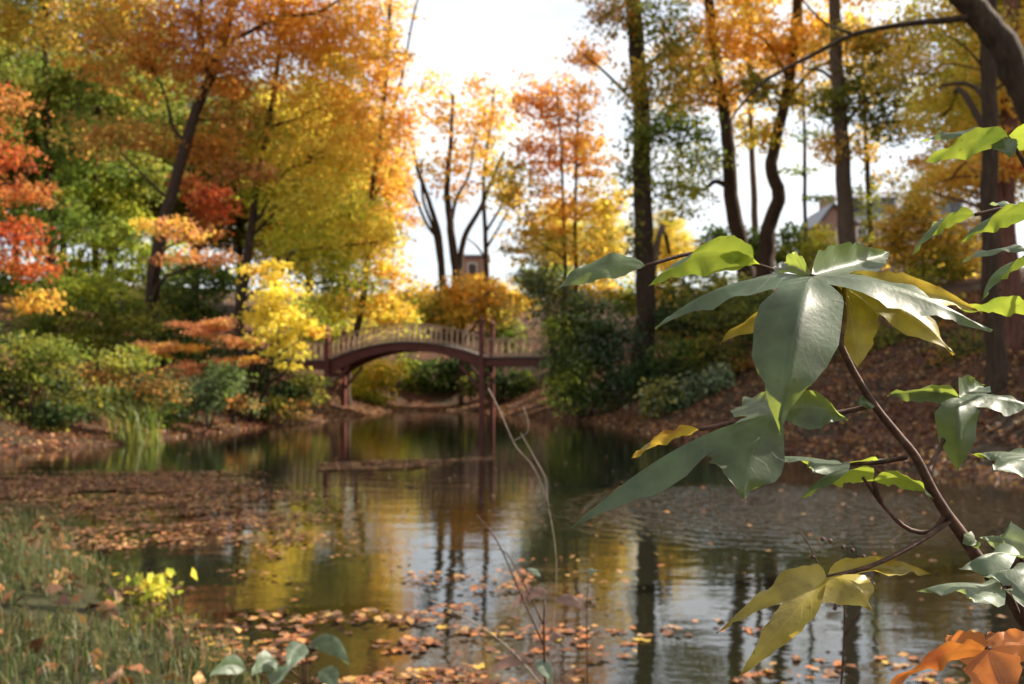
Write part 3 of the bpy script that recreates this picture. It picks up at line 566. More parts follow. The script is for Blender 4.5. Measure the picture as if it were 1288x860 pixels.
# deck boards
pl_xs = np.arange(-7.3, 6.6, .21)
plank_me = None
for x in pl_xs:
    zt = arch_top(x) if abs(x) < HL else (2.36 if x < 0 else 2.46)
    sl = (arch_top(x + .05) - arch_top(x - .05)) / .1 if abs(x) < HL - .1 else 0
    if plank_me is None:
        mb = MB().box((0, 0, 0), (.196, BW + .30, .04)); plank_me = mesh('deck_board', np.concatenate(mb.v), mb.f)
    o = link('deck_board', plank_me, M['deck_wood'])
    p = B(x, BW / 2, zt + .024); o.location = p - np.array(bridge.location); o.rotation_euler = (0, -math.atan(sl), ang); o.parent = bridge
# railings
def rail_pts(xa, xb, ys, dz, n): return [B(x, ys, (arch_top(x) if abs(x) < HL else (2.36 if x < 0 else 2.46)) + dz) for x in np.linspace(xa, xb, n)]
for ys in (0, BW):
    for (xa, xb) in ((-7.3, -HL), (-HL, HL), (HL, 6.5)):
        nn = 25 if xb - xa > 5 and xa > -5 else 6
        for nm, dz, wd, hh in (('handrail', .80, .10, .055), ('lower_rail', .16, .06, .06)):
            mb = MB(); pts = rail_pts(xa + .06, xb - .06, ys, dz, nn)
            for a, b in zip(pts[:-1], pts[1:]): bar(mb, a, b + (b - a) * .02, wd, hh, by)
            mb.build(nm, M['rail_wood'], bridge)
        step = .245 if xb - xa > 5 and xa > -5 else .30
        for k, x in enumerate(np.arange(xa + .2, xb - .1, step)):
            z0 = (arch_top(x) if abs(x) < HL else (2.36 if x < 0 else 2.46))
            wide = .075 if (k % 4 == 0 or abs(x) > HL) else .042
            mb = MB().box(B(x, ys, z0 + .43), (wide, .045, .72), (bx, by, bz)); mb.build('baluster', M['rail_wood'], bridge)
# posts with pointed finials, standing in the pond
for (x, top) in ((-HL, 3.62), (HL, 3.93), (-7.3, 3.2), (6.5, 3.3)):
    for ys in (-.13, BW + .13):
        g = gz(*B(x, ys, 0)[:2]); mb = MB()
        mb.box(B(x, ys, (g - .4 + top) / 2), (.20, .20, top - g + .4), (bx, by, bz)); po = mb.build('post', M['red_paint'], bridge)
        mb = MB(); mb.box(B(x, ys, top + .02), (.27, .27, .05), (bx, by, bz))
        prof = [(.06, .045), (.10, .10), (.085, .16), (.035, .22), (.0, .36)]
        pts = [B(x, ys, top + z) for r, z in prof]; mb.tube(pts, [r + .002 for r, z in prof], 8)
        fi = mb.build('finial', M['red_paint'], None); fi.parent = po; fi.matrix_parent_inverse = Matrix.Translation(-Vector(bridge.location)) if False else Matrix.Identity(4)
for xs_ in (-HL, HL):
    sg = 1 if xs_ < 0 else -1
    for ys in (0, BW):
        mb = MB(); bar(mb, B(xs_ + sg * .1, ys + .0, 1.15), B(xs_ + sg * .95, ys, 2.12), .09, .11, by); mb.build('brace', M['red_paint'], bridge)
    mb = MB(); bar(mb, B(xs_, -.1, 1.75), B(xs_, BW + .1, 1.75), .12, .2, bx); mb.build('cross_beam', M['red_paint'], bridge)
    mb = MB(); bar(mb, B(xs_, -.1, .7), B(xs_, BW + .1, 1.6), .06, .12, bx); mb.build('brace', M['red_paint'], bridge)

# ------------------------------------------------------------------ brick house on the rise, and a roof end behind the forked tree
def brick_mat():
    m, t, b, o = newmat('pink_brick'); L = t.links.new
    tcn = N(t, 'TexCoord'); br = N(t, 'TexBrick', Scale=4.0); br.inputs['Color1'].default_value = (.36, .19, .135, 1); br.inputs['Color2'].default_value = (.28, .14, .10, 1); br.inputs['Mortar'].default_value = (.42, .36, .31, 1)
    mpn = N(t, 'Mapping'); mpn.inputs['Rotation'].default_value = (math.pi / 2, 0, 0)
    L(tcn.outputs['Object'], mpn.inputs[0]); L(mpn.outputs[0], br.inputs[0]); L(br.outputs[0], b.inputs['Base Color']); b.inputs['Roughness'].default_value = .9
    return m
M['brick'] = brick_mat()
M['slate'] = noise_mat('grey_slate', [(.3, (.16, .17, .19)), (.7, (.30, .31, .33))], 3, .6, .2)
M['trim'] = noise_mat('white_trim', [(.3, (.68, .66, .6)), (.7, (.8, .79, .74))], 2, .6, .05)
M['glass'] = noise_mat('dark_window_glass', [(.3, (.02, .025, .03)), (.7, (.04, .05, .06))], 1, .08, 0, 2, (1, 1, 1), .6)
HD = 86.0; hs = HD / F
h0 = P(1040, 275, HD); hb = gz(h0[0], HD) - .8
house = thing('brick_house', 'pink brick house with grey slate roof and dormers on the rise between the trunks', 'house', (h0[0], HD, hb))
def hx(px): return P(px, 300, HD)[0]
def hz(py): return P(1000, py, HD)[2]
eave = hz(276); x0, x1 = hx(1045), hx(1250); dep = 9.0
MB().box(((x0 + x1) / 2, HD + dep / 2, (hb + eave) / 2), (x1 - x0, dep, eave - hb)).build('wall', M['brick'], house)
rz_ = hz(228); mb = MB(); o_ = .35
v = [(x0 - o_, HD - o_, eave), (x1 + o_, HD - o_, eave), (x1 + o_, HD + dep + o_, eave), (x0 - o_, HD + dep + o_, eave), (x0 + 3.6, HD + dep / 2, rz_), (x1 - 3.2, HD + dep / 2, rz_)]
mb.add(v, [(0, 1, 5, 4), (2, 3, 4, 5), (1, 2, 5), (3, 0, 4), (3, 2, 1, 0)]); roof = mb.build('roof', M['slate'], house)
MB().box(((x0 + x1) / 2, HD - .12, eave - .14), (x1 - x0 + .5, .22, .24)).build('cornice', M['trim'], house)
def subpart(mb, name, mat, par):
    o = mb.build(name, mat); o.parent = par; return o
# gabled wing in front, left
gx0, gx1 = hx(1016), hx(1058); ge = hz(290); ga = hz(268); gy0 = HD - 3.5
MB().box(((gx0 + gx1) / 2, (gy0 + HD + 3) / 2, (hb + ge) / 2), (gx1 - gx0, HD + 3 - gy0, ge - hb)).build('wing_wall', M['brick'], house)
mb = MB(); xm = (gx0 + gx1) / 2 - .4
mb.add([(gx0, gy0 + .01, ge), (gx1, gy0 + .01, ge), (xm, gy0 + .01, ga), (gx0, HD + 3, ge), (gx1, HD + 3, ge), (xm, HD + 3, ga)], [(0, 1, 2), (5, 4, 3), (0, 3, 4, 1)]); mb.build('gable', M['brick'], house)
for nm, a, b in (('wing_roof', (gx0 - .3, ge - .12), (xm, ga + .12)), ('wing_roof', (gx1 + .3, ge - .12), (xm, ga + .12))):
    mb = MB(); y0_, y1_ = gy0 - .3, HD + 3
    mb.add([(a[0], y0_, a[1]), (b[0], y0_, b[1]), (b[0], y1_, b[1]), (a[0], y1_, a[1]), (a[0], y0_, a[1] + .14), (b[0], y0_, b[1] + .14), (b[0], y1_, b[1] + .14), (a[0], y1_, a[1] + .14)],
           [(0, 1, 2, 3), (7, 6, 5, 4), (0, 4, 5, 1), (2, 6, 7, 3), (1, 5, 6, 2), (3, 7, 4, 0)]); mb.build(nm, M['slate'], house)
def window(xc, zc, w_, h_, y):
    wn = MB().box((xc, y - .05, zc), (w_ + .24, .10, h_ + .24)).build('window', M['trim'], house)
    for i in (-1, 1):
        for j in (-1, 1): subpart(MB().box((xc + i * w_ * .25, y - .105, zc + j * h_ * .25), (w_ * .44, .03, h_ * .44)), 'pane', M['glass'], wn)
    subpart(MB().box((xc, y - .13, zc - h_ / 2 - .16), (w_ + .4, .2, .1)), 'sill', M['trim'], wn)
for px in (1084, 1112, 1140, 1168, 1196, 1224):
    window(hx(px), hz(296), .75, 1.3, HD)
window(hx(1042), hz(306), .75, 1.3, gy0)
for px in (1080, 1120, 1165, 1205):
    xc = hx(px); zt = hz(249); zb = hz(270)
    dm = MB().box((xc, HD + 1.6, (zt + zb) / 2), (1.3, 2.4, zt - zb)).build('dormer', M['slate'], house)
    subpart(MB().box((xc, HD + 1.5, zt + .06), (1.6, 2.8, .12)), 'dormer_roof', M['slate'], dm)
    subpart(MB().box((xc, HD + .38, (zt + zb) / 2 + .1), (.8, .06, 1.0)), 'pane', M['glass'], dm)
MB().box((hx(1048), HD + 1.5, hz(260)), (1.1, 1.2, 2.4)).build('chimney', M['brick'], house)
# second building
b2 = P(594, 340, 92); g2 = gz(b2[0], 92) - .6
hall = thing('brick_hall', 'end of a brick hall with a flat coping seen behind the forked tree', 'building', (b2[0], 92, g2))
zt = P(594, 323, 92)[2]
MB().box((b2[0], 94, (g2 + zt) / 2), (3.0, 4, zt - g2)).build('wall', M['brick'], hall)
MB().box((b2[0], 94, zt + .1), (3.3, 4.4, .2)).build('coping', M['slate'], hall)
wn = MB().box((b2[0], 91.96, zt - 1.2), (.9, .08, 1.3)).build('window', M['trim'], hall)
subpart(MB().box((b2[0], 91.915, zt - 1.2), (.7, .03, 1.1)), 'pane', M['glass'], wn)

# ------------------------------------------------------------------ leaf litter on the banks, leaves on the water
def cover(n, region, zoff, size, up, thr=None, cols=LITTER, jitter=.02):
    px0, px1, py0, py1 = region
    a = rng.uniform(px0, px1, n); b = rng.uniform(py0, py1, n)
    return a, b
def litter_on_land(n):
    x = rng.uniform(-22, 24, n); y = rng.uniform(8, 52, n); s = sdist(x, y); k = (s > -.1) & (s < 16)
    x, y = x[k], y[k]
    xn = rng.uniform(-7, 1.2, 2600); yn = rng.uniform(1.6, 10.5, 2600); kn = sdist(xn, yn) > 0; x = np.concatenate([x, xn[kn]]); y = np.concatenate([y, yn[kn]])
    z = height(x, y) + .025
    return np.stack([x, y, z], 1)
lp = litter_on_land(170000)
v, f = quads(lp, .06 + .07 * rng.random(len(lp)), 1.6, .7)
tag(link('leaf_litter', mesh('leaf_litter', v, f, colors=LITTER[rng.integers(0, len(LITTER), len(lp))] * (.25 + .6 * rng.random((len(lp), 1)))), M['dry_leaf']), 'red brown carpet of fallen leaves on the wooded banks', 'leaf litter', kind='stuff')
def vnoise(x, y, sc_, seed):
    r = np.random.default_rng(seed); g = r.random((64, 64)); u = (x * sc_) % 63; w_ = (y * sc_) % 63
    i = u.astype(int); j = w_.astype(int); fu = u - i; fw = w_ - j; fu = fu * fu * (3 - 2 * fu); fw = fw * fw * (3 - 2 * fw)
    return (g[i, j] * (1 - fu) + g[(i + 1) % 64, j] * fu) * (1 - fw) + (g[i, (j + 1) % 64] * (1 - fu) + g[(i + 1) % 64, (j + 1) % 64] * fu) * fw
def raft_density(px, py, x, y):
    n_ = .6 * vnoise(x + 40, y + 40, .9, 3) + .4 * vnoise(x + 40, y * 2 + 40, 2.3, 4)
    d = np.zeros_like(px)
    n3 = vnoise(x + 40, y + 40, 4.1, 6)
    band = sst(592, 600, py) * (1 - sst(612, 632, py)) * (1 - sst(250, 350, px + (py - 600) * .5)); d = np.maximum(d, band * sst(.2, .4, n_))
    mid = sst(606, 625, py) * (1 - sst(700, 790, py)) * (1 - sst(300, 480, px)); d = np.maximum(d, mid * sst(.44, .64, n_ * .6 + n3 * .4) * .42)
    strip = (np.abs(py - (586 - (px - 415) * .035 + 9 * (vnoise(x + 40, y * 0 + 9, .8, 12) - .5))) < 1 + 8 * vnoise(x + 40, y * 0 + 5, 1.1, 14)) * (px > 400) * (px < 620); d = np.maximum(d, strip * sst(.25, .5, n_ * .5 + n3 * .5) * .55)
    near = sst(680, 780, py) * (1 - sst(640, 820, px)); d = np.maximum(d, near * sst(.42, .66, n_ * .45 + n3 * .55) * .45)
    nearr = sst(760, 830, py) * sst(560, 700, px); d = np.maximum(d, nearr * sst(.52, .66, n3) * .10)
    d = np.maximum(d, .0022)
    return d
def to_px(x, y, z=0):
    vx = x; vy = y; vz = z - CAMZ
    dep = vy * math.cos(PITCH) + vz * math.sin(PITCH); upc = -vy * math.sin(PITCH) + vz * math.cos(PITCH)
    return CX + F * vx / dep, CY - F * upc / dep
# a lobed leaf outline lying flat with curled rim, shared by all single floating leaves
def flat_leaf(kind):
    a = np.linspace(0, 2 * math.pi, 21)[:-1]
    if kind == 0: r = .55 + .35 * np.abs(np.cos(a * 2.5)) ** 1.2
    elif kind == 1: r = .42 + .5 * np.abs(np.cos(a)) ** 1.5
    else: r = .60 + .18 * np.cos(a * 4) + .2 * np.cos(a)
    v = [(0, 0, .03)] + [(r[i] * math.cos(a[i]), r[i] * math.sin(a[i]) * .85, .05 + .16 * math.sin(a[i] * 2 + kind) ** 2) for i in range(20)]
    return np.array(v) * .5, [(0, i + 1, (i + 1) % 20 + 1) for i in range(20)]
nraft = 800000
x = rng.uniform(-13, 9, nraft); y = 3.0 + 15 * rng.random(nraft) ** 1.4; px_, py_ = to_px(x, y)
k = (sdist(x, y) < -.02) & (px_ > -250) & (px_ < 1500) & (py_ < 940)
x, y, px_, py_ = x[k], y[k], px_[k], py_[k]
k = rng.random(len(x)) < raft_density(px_, py_, x, y) * np.clip(.35 + y * .06, 0, 1); x, y, px_, py_ = x[k], y[k], px_[k], py_[k]
order = np.argsort(y); infr = (py_[order] < 858) & (px_[order] > 4) & (px_[order] < 1284)
single = order[infr][::2][:260]; rest = np.setdiff1d(np.arange(len(x)), single)
pts = np.stack([x[rest], y[rest], np.full(len(rest), .012) + .012 * rng.random(len(rest))], 1)
v, f = quads(pts, .026 + .045 * rng.random(len(rest)), 7, .75, .07)
tag(link('floating_leaves', mesh('floating_leaves', v, f, colors=LITTER[rng.integers(0, len(LITTER), len(rest))] * (.15 + .85 * rng.random((len(rest), 1)) ** 1.3)), M['dry_leaf']), 'drifts of orange and brown leaves floating across the pond', 'floating leaves', kind='stuff')
fl_cols = [('orange', (.30, .11, .035), ''), ('brown', (.13, .06, .035), ''), ('tan', (.32, .20, .11), ''), ('yellow', (.42, .27, .05), '')]
fl_me = []
for ci, (cn, c, _) in enumerate(fl_cols):
    for kd in range(3):
        v, f = flat_leaf(kd); fl_me.append(mesh('floating_leaf', v, np.array(f), colors=np.tile(np.array(c), (20, 1)) * (.85 + .3 * rng.random((20, 1))), smooth=True))
for j in single:
    ci = int(rng.choice(4, p=[.42, .30, .16, .12])); me = fl_me[ci * 3 + int(rng.integers(0, 3))]
    o = link('floating_leaf', me, M['dry_leaf']); s = .045 + .05 * rng.random()
    o.location = (x[j], y[j], .002); o.scale = (s * (1 + .3 * rng.random()), s, s); o.rotation_euler = (rng.normal() * .06, rng.normal() * .06, rng.random() * 6.28)
    cn = fl_cols[ci][0]; tag(o, 'flat %s leaf floating on the pond near the camera bank' % cn, 'leaf', '%s leaves floating near the bank' % cn)

# ------------------------------------------------------------------ grass, reeds, weeds of the near bank
def blades(pts, h, wd, lean=.4):
    n = len(pts); a = rng.random(n) * 2 * math.pi; d = np.stack([np.cos(a), np.sin(a), np.zeros(n)], 1); s = np.stack([-np.sin(a), np.cos(a), np.zeros(n)], 1)
    ln = lean * rng.random(n)[:, None]; H = h[:, None]; Wd = wd[:, None]; z = np.array([0, 0, 1.])
    m_ = pts + z * H * .55 + d * H * ln * .3; t_ = pts + z * H * (1 - .4 * ln) + d * H * ln * 1.0
    v = np.stack([pts - s * Wd, pts + s * Wd, m_ + s * Wd * .8, m_ - s * Wd * .8, t_ + s * Wd * .1, t_ - s * Wd * .1], 1).reshape(-1, 3)
    i = np.arange(n)[:, None] * 6
    return v, np.concatenate([i + np.array([[0, 1, 2, 3]]), i + np.array([[3, 2, 4, 5]])], 0)
ng = 130000
x = rng.uniform(-8, 1.5, ng); y = rng.uniform(1.2, 10.5, ng); s = sdist(x, y); den = vnoise(x + 30, y + 30, 1.4, 9)
px_, py_ = to_px(x, y)
k = (s > -.25) & (rng.random(ng) < np.clip(den * 2.2 - .75, .03, 1)) & (px_ > -160) & (px_ < 330) & (py_ < 1100); x, y = x[k], y[k]
gpts = np.stack([x, y, np.maximum(height(x, y), -.05)], 1)
v, f = blades(gpts, .04 + .14 * rng.random(len(x)) ** 1.8, .002 + .0025 * rng.random(len(x)), 1.1)
gc = np.array([(.05, .075, .018), (.075, .10, .025), (.11, .11, .035), (.20, .15, .06), (.045, .06, .018)])[rng.integers(0, 5, len(x))]
tag(link('grass', mesh('grass', v, f, colors=np.concatenate([gc, gc])), M['grass']), 'short olive grass on the near left bank', 'grass', kind='stuff')
# reed clump at the far left shore
rc_ = W(172, 557); root = thing('reed_clump', 'upright olive reed clump at the water edge of the left bank', 'reeds', tuple(rc_))
n = 170; a = rng.random(n) * 6.28; r = .55 * rng.random(n) ** .6; p = np.stack([rc_[0] + r * np.cos(a), rc_[1] + r * np.sin(a), np.full(n, -.05)], 1)
v, f = blades(p, .5 + .75 * rng.random(n), .006 + .008 * rng.random(n), .8); c = pick('olive+green+dark', n)
adopt(link('blades', mesh('blades', v, f, colors=np.concatenate([c, c])), M['grass']), root)
# weeds rising in front of the water
def weed(name, label, px, D, topy, keys, nl, spread, lsz, lab_cat='plant', leafm='leaf'):
    b = P(px, 860, D); g = gz(b[0], D); root = thing(name, label, lab_cat, (b[0], D, g)); mb = MB(); ztop = P(px, topy, D)[2]; c = []
    for k_ in range(4):
        e = np.array([b[0] + rng.normal() * spread, D + rng.normal() * spread * .6, ztop - abs(rng.normal()) * .12])
        ln = smoothline([(b[0], D, g - .05), (b[0] * .5 + e[0] * .5 + rng.normal() * .02, D, g * .45 + e[2] * .55), e], 9); mb.tube(ln, np.linspace(.005, .002, 9), 5)
        for q in range(nl // 4): c.append(ln[int(rng.integers(4, 9))] + rng.normal(size=3) * .05)
    mb.build('stem', M['twig'], root, True)
    c = np.array(c); v, f = quads(c, lsz * (.6 + .8 * rng.random(len(c))), .8, .6)
    adopt(link('foliage', mesh('foliage', v, f, colors=pick(keys, len(c))), M[leafm]), root)
weed('bank_weed', 'yellow green weed standing on the grassy near bank', 150, 5.6, 735, 'lime+yellow+olive', 80, .22, .07)
weed('bank_weed', 'smaller weed with tan and yellow leaves close to the grass edge', 92, 4.8, 760, 'gold+olive+lime', 40, .2, .06)

# ------------------------------------------------------------------ palmate leaf builder for the near sapling
def leaf_material(name, top, under, blotch):
    m, t, b, o = newmat(name); L = t.links.new
    geo = N(t, 'NewGeometry'); uv = N(t, 'UVMap'); tcn = N(t, 'TexCoord'); sep = N(t, 'SeparateXYZ'); L(uv.outputs[0], sep.inputs[0])
    ns = N(t, 'TexNoise', Scale=55, Detail=5); L(tcn.outputs['Object'], ns.inputs[0])
    n2 = N(t, 'TexNoise', Scale=400, Detail=4); L(tcn.outputs['Object'], n2.inputs[0])
    rt = ramp(t, ns.outputs['Fac'], [(.3, [c * .55 for c in top]), (.52, top), (.75, [min(1, c * 1.45) for c in top])])
    ru = ramp(t, ns.outputs['Fac'], [(.33, blotch), (.5, under), (.7, [min(1, c * 1.2) for c in under])])
    # veins: midrib at v = 0, side veins slanting from it
    ab = N(t, 'Math', operation='ABSOLUTE'); L(sep.outputs[0], ab.inputs[0])
    mid = N(t, 'Math', operation='LESS_THAN'); L(ab.outputs[0], mid.inputs[0]); mid.inputs[1].default_value = .035
    sl = N(t, 'Math', operation='MULTIPLY_ADD'); L(ab.outputs[0], sl.inputs[0]); sl.inputs[1].default_value = -.22; L(sep.outputs[1], sl.inputs[2])
    fr = N(t, 'Math', operation='MULTIPLY'); L(sl.outputs[0], fr.inputs[0]); fr.inputs[1].default_value = 9
    fr2 = N(t, 'Math', operation='FRACT'); L(fr.outputs[0], fr2.inputs[0])
    sv = N(t, 'Math', operation='LESS_THAN'); L(fr2.outputs[0], sv.inputs[0]); sv.inputs[1].default_value = .10
    sv2 = N(t, 'Math', operation='MULTIPLY'); L(sv.outputs[0], sv2.inputs[0]); sv2.inputs[1].default_value = .38
    vein = N(t, 'Math', operation='MAXIMUM'); L(mid.outputs[0], vein.inputs[0]); L(sv2.outputs[0], vein.inputs[1])
    sp = N(t, 'TexVoronoi', Scale=110); L(tcn.outputs['Object'], sp.inputs[0])
    spk = ramp(t, sp.outputs['Distance'], [(.07, (1, 1, 1)), (.17, (0, 0, 0))])
    spm = N(t, 'Math', operation='MULTIPLY'); L(spk.outputs[0], spm.inputs[0]); L(ns.outputs['Fac'], spm.inputs[1])
    side = N(t, 'MixRGB'); L(geo.outputs['Backfacing'], side.inputs[0]); L(rt.outputs[0], side.inputs[1]); L(ru.outputs[0], side.inputs[2])
    vm = N(t, 'MixRGB'); vf = N(t, 'Math', operation='MULTIPLY'); L(vein.outputs[0], vf.inputs[0]); vf.inputs[1].default_value = .20
    L(vf.outputs[0], vm.inputs[0]); L(side.outputs[0], vm.inputs[1]); vm.inputs[2].default_value = (*[min(1, c * 1.5 + .10) for c in top], 1)
    sm = N(t, 'MixRGB'); L(spm.outputs[0], sm.inputs[0]); L(vm.outputs[0], sm.inputs[1]); sm.inputs[2].default_value = (.06, .03, .01, 1)
    L(sm.outputs[0], b.inputs['Base Color']); b.inputs['Roughness'].default_value = .46; b.inputs['Specular IOR Level'].default_value = .5
    hb_ = N(t, 'Math', operation='MULTIPLY_ADD'); L(n2.outputs['Fac'], hb_.inputs[0]); hb_.inputs[1].default_value = .6; L(vein.outputs[0], hb_.inputs[2])
    bp = N(t, 'Bump', Strength=.45, Distance=.0007); L(hb_.outputs[0], bp.inputs['Height']); L(bp.outputs[0], b.inputs['Normal'])
    tr = N(t, 'BsdfTranslucent'); trm = N(t, 'MixRGB'); trm.inputs[0].default_value = .35; L(ru.outputs[0], trm.inputs[1]); L(sm.outputs[0], trm.inputs[2])
    L(trm.outputs[0], tr.inputs['Color'])
    ms = N(t, 'MixShader'); ms.inputs[0].default_value = .42; L(b.outputs[0], ms.inputs[1]); L(tr.outputs[0], ms.inputs[2]); L(ms.outputs[0], o.inputs[0])
    return m
LM = {'green': leaf_material('green_leaf', (.060, .092, .058), (.42, .50, .05), (.30, .36, .05)),
      'yellow': leaf_material('yellow_leaf', (.33, .26, .04), (.52, .36, .045), (.34, .17, .03)),
      'orange': leaf_material('orange_leaf', (.55, .17, .035), (.65, .22, .04), (.40, .10, .03)),
      'lime': leaf_material('lime_leaf', (.09, .13, .055), (.31, .37, .04), (.22, .30, .035)),
      'pink': leaf_material('pink_leaf', (.26, .15, .11), (.30, .17, .12), (.20, .10, .07)),
      'grey': leaf_material('grey_leaf', (.16, .20, .14), (.30, .36, .14), (.22, .26, .10))}
def palmate(name, base, lobes, wid, mat, parent, wdir=None, under=False, wave=.0013, label=None, petiole=None, ns=20, nv=5, pr=.0011):
    """base and lobe points are (px, py, depth); lobes = [(tip, control, width factor)] in order round the leaf"""
    b = P(*base); K = len(lobes); S = np.linspace(0, 1, ns) ** .9
    C = []
    for tip, ctl, *_ in lobes:
        t_ = P(*tip); c_ = P(*ctl) if ctl is not None else (b + t_) / 2
        C.append((1 - S)[:, None] ** 2 * b + 2 * (S * (1 - S))[:, None] * c_ + (S ** 2)[:, None] * t_)
    Ln = np.array([np.linalg.norm(c[-1] - b) for c in C])
    md = -norm(np.mean([c[-1] - b for c in C], axis=0)) if K > 1 else None
    def virt(k, other):
        if K == 1:
            tt = norm(C[0][-1] - b); sd = norm(np.cross(tt, np.array([0.2, -1, .5])) if wdir is None else np.asarray(wdir, float)) * (1 if other > 0 else -1)
            return b + S[:, None] * (sd * Ln[0] * .8)
        return b + S[:, None] * md * Ln[k] * .45
    V = []; UV = []; Fc = []; base_i = 0
    if K == 1: prof_k = [.0, .45, .85, 1, .80, .38, 0]
    else: prof_k = [1, 1, 1, .97, .64, .27, 0]
    prof = np.interp(S, [0, .12, .3, .48, .68, .86, 1], prof_k)
    rs = np.random.default_rng(int(abs(base[0] * 7 + base[1] * 13)) + K)
    for k in range(K):
        W_ = wid * (lobes[k][2] if len(lobes[k]) > 2 else 1) * prof
        tan = norm(np.gradient(C[k], axis=0)); grid = np.zeros((ns, 2 * nv + 1, 3)); 
        ser = 1 + .06 * rs.normal(size=(ns, 2)) + (.035 if K == 1 else .03) * np.sin(S * 21 + rs.random() * 6)[:, None]
        for sd in (-1, 1):
            kk = k + sd
            NB = C[kk] if 0 <= kk < K else virt(k, sd)
            gap = NB - C[k]; gl = np.linalg.norm(gap, axis=1) + 1e-9; half = gl * .5
            wv_ = np.minimum(W_ * (ser[:, 0 if sd < 0 else 1]), half) if 0 <= kk < K else np.minimum(W_ * ser[:, 1], gl * .9)
            raw = gap / gl[:, None]; per = raw - (raw * tan).sum(1, keepdims=True) * tan; per = norm(per)
            bl = sst(0, .6, (half - wv_) / (half + 1e-9))[:, None] if 0 <= kk < K else np.full((ns, 1), .5)
            d = norm(raw * (1 - bl) + per * bl)
            nrm = norm(np.cross(tan, d)) * sd
            for j in range(1, nv + 1):
                u = j / nv
                ph = rs.random() * 0
                pos = C[k] + d * (wv_ * u)[:, None]
                bow = math.sin(u * math.pi) * .05 * wv_ + wave * (np.sin(S * 17 + k * 2 + sd) + .6 * np.sin(S * 31 + k * 5 + sd * 2)) * u * (1 - np.exp(-S * 5)) * (wv_ < half * .98)
                grid[:, nv + sd * j] = pos + nrm * bow[:, None] * (-1)
        grid[:, nv] = C[k]
        V.append(grid.reshape(-1, 3)); uu = np.tile(np.linspace(-1, 1, 2 * nv + 1), (ns, 1)); UV.append(np.stack([uu, np.tile(S[:, None], (1, 2 * nv + 1))], -1).reshape(-1, 2))
        m_ = 2 * nv + 1
        for i in range(ns - 1):
            for j in range(m_ - 1): a_ = base_i + i * m_ + j; Fc.append((a_, a_ + 1, a_ + m_ + 1, a_ + m_))
        base_i += ns * m_
    me = mesh(name, np.concatenate(V), np.array(Fc), smooth=True, uv=np.concatenate(UV))
    import bmesh
    bm = bmesh.new(); bm.from_mesh(me); bmesh.ops.remove_doubles(bm, verts=bm.verts, dist=.00012); bm.to_mesh(me); bm.free()
    # make the upper side the front face
    up = 0.0
    for pl_ in me.polygons: up += pl_.normal.z * pl_.area
    if (up < 0) != under: me.flip_normals()
    o = adopt(link(name, me, LM[mat]), parent)
    if label: o['label'] = label
    if petiole:
        q = [P(*a) for a in petiole] + [b]; mb = MB(); mb.tube(smoothline(q, 10), np.linspace(pr * 1.3, pr, 10), 6)
        pe = mb.build('petiole', M['twig'], None, True); pe.parent = o; pe.matrix_parent_inverse = Matrix.Identity(4)
    return o

# sapling stem
stem_px = [(1056, 432, .50), (1075, 470, .505), (1100, 510, .51), (1128, 545, .515), (1152, 575, .52), (1172, 615, .525), (1190, 645, .53), (1207, 668, .535), (1232, 705, .54), (1262, 745, .55), (1292, 785, .56)]
sp_ = [P(*a) for a in stem_px]
bs = np.array([.74, .64, gz(.74, .64) - .05]); sp_ = sp_ + [sp_[-1] * .55 + bs * .45 + np.array([.02, 0, 0]), bs]
sap = thing('sapling', 'young sapling with large five lobed green leaves close to the camera', 'sapling', (bs[0], bs[1], bs[2] + .05))
mb = MB(); ln = smoothline(sp_, 70); mb.tube(ln, np.interp(np.arange(70), [0, 20, 45, 69], [.0017, .0022, .0034, .0055]), 8); mb.build('stem', M['twig'], sap, True)
mb = MB(); mb.tube(smoothline([P(1190, 645, .53), P(1172, 668, .53), P(1140, 664, .528), P(1108, 632, .525), P(1085, 600, .52)], 14), np.linspace(.0016, .0008, 14), 6); mb.build('side_twig', M['twig'], sap, True)
mb = MB(); mb.tube(smoothline([P(1165, 597, .523), P(1176, 575, .53), P(1186, 555, .54), P(1205, 505, .56)], 10), np.linspace(.0015, .0009, 10), 6); mb.build('side_twig', M['twig'], sap, True)
# leaves of the sapling
palmate('leaf', (1020, 347, .505), [((986, 331, .585), (1004, 334, .55), .6), ((824, 413, .50), (905, 338, .50), .62), ((980, 546, .462), (1003, 372, .452), 1.32), ((1246, 418, .50), (1130, 340, .50), .80), ((1119, 317, .60), (1075, 330, .55), .7)],
        .0235, 'green', sap, label='largest sapling leaf, dusty green with a broad drooping middle lobe', petiole=[(1056, 434, .50), (1062, 400, .508), (1058, 370, .515), (1040, 352, .512)])
palmate('leaf', (1062, 362, .515), [((905, 432, .535), (975, 372, .53), .55), ((1079, 462, .51), (1074, 400, .51), .95), ((1201, 446, .52), (1140, 372, .52), .7), ((1235, 392, .56), (1150, 356, .54), .5)],
        .022, 'yellow', sap, label='speckled yellow leaf hanging under the largest leaf', petiole=[(1058, 436, .50), (1060, 395, .51)])
UPN = (0, -.75, .66)      # upper edge leaning towards the camera: the underside shows, lit through
palmate('leaf', (950, 332, .60), [((816, 360, .57), (872, 292, .575), 1)], .0185, 'lime', sap, wdir=UPN, label='broad speckled yellow green lobe lit from behind', petiole=[(1056, 434, .50), (1030, 380, .54), (985, 345, .585)])
palmate('leaf', (812, 334, .59), [((693, 367, .59), (752, 322, .59), 1)], .0105, 'lime', sap, wdir=(0, .5, .8), label='narrow green lobe drooping left of the broad yellow green one', petiole=[(950, 332, .60), (880, 318, .60)])
palmate('leaf', (905, 322, .585), [((958, 334, .60), (930, 322, .59), 1)], .005, 'green', sap, wdir=(0, -.5, .6))
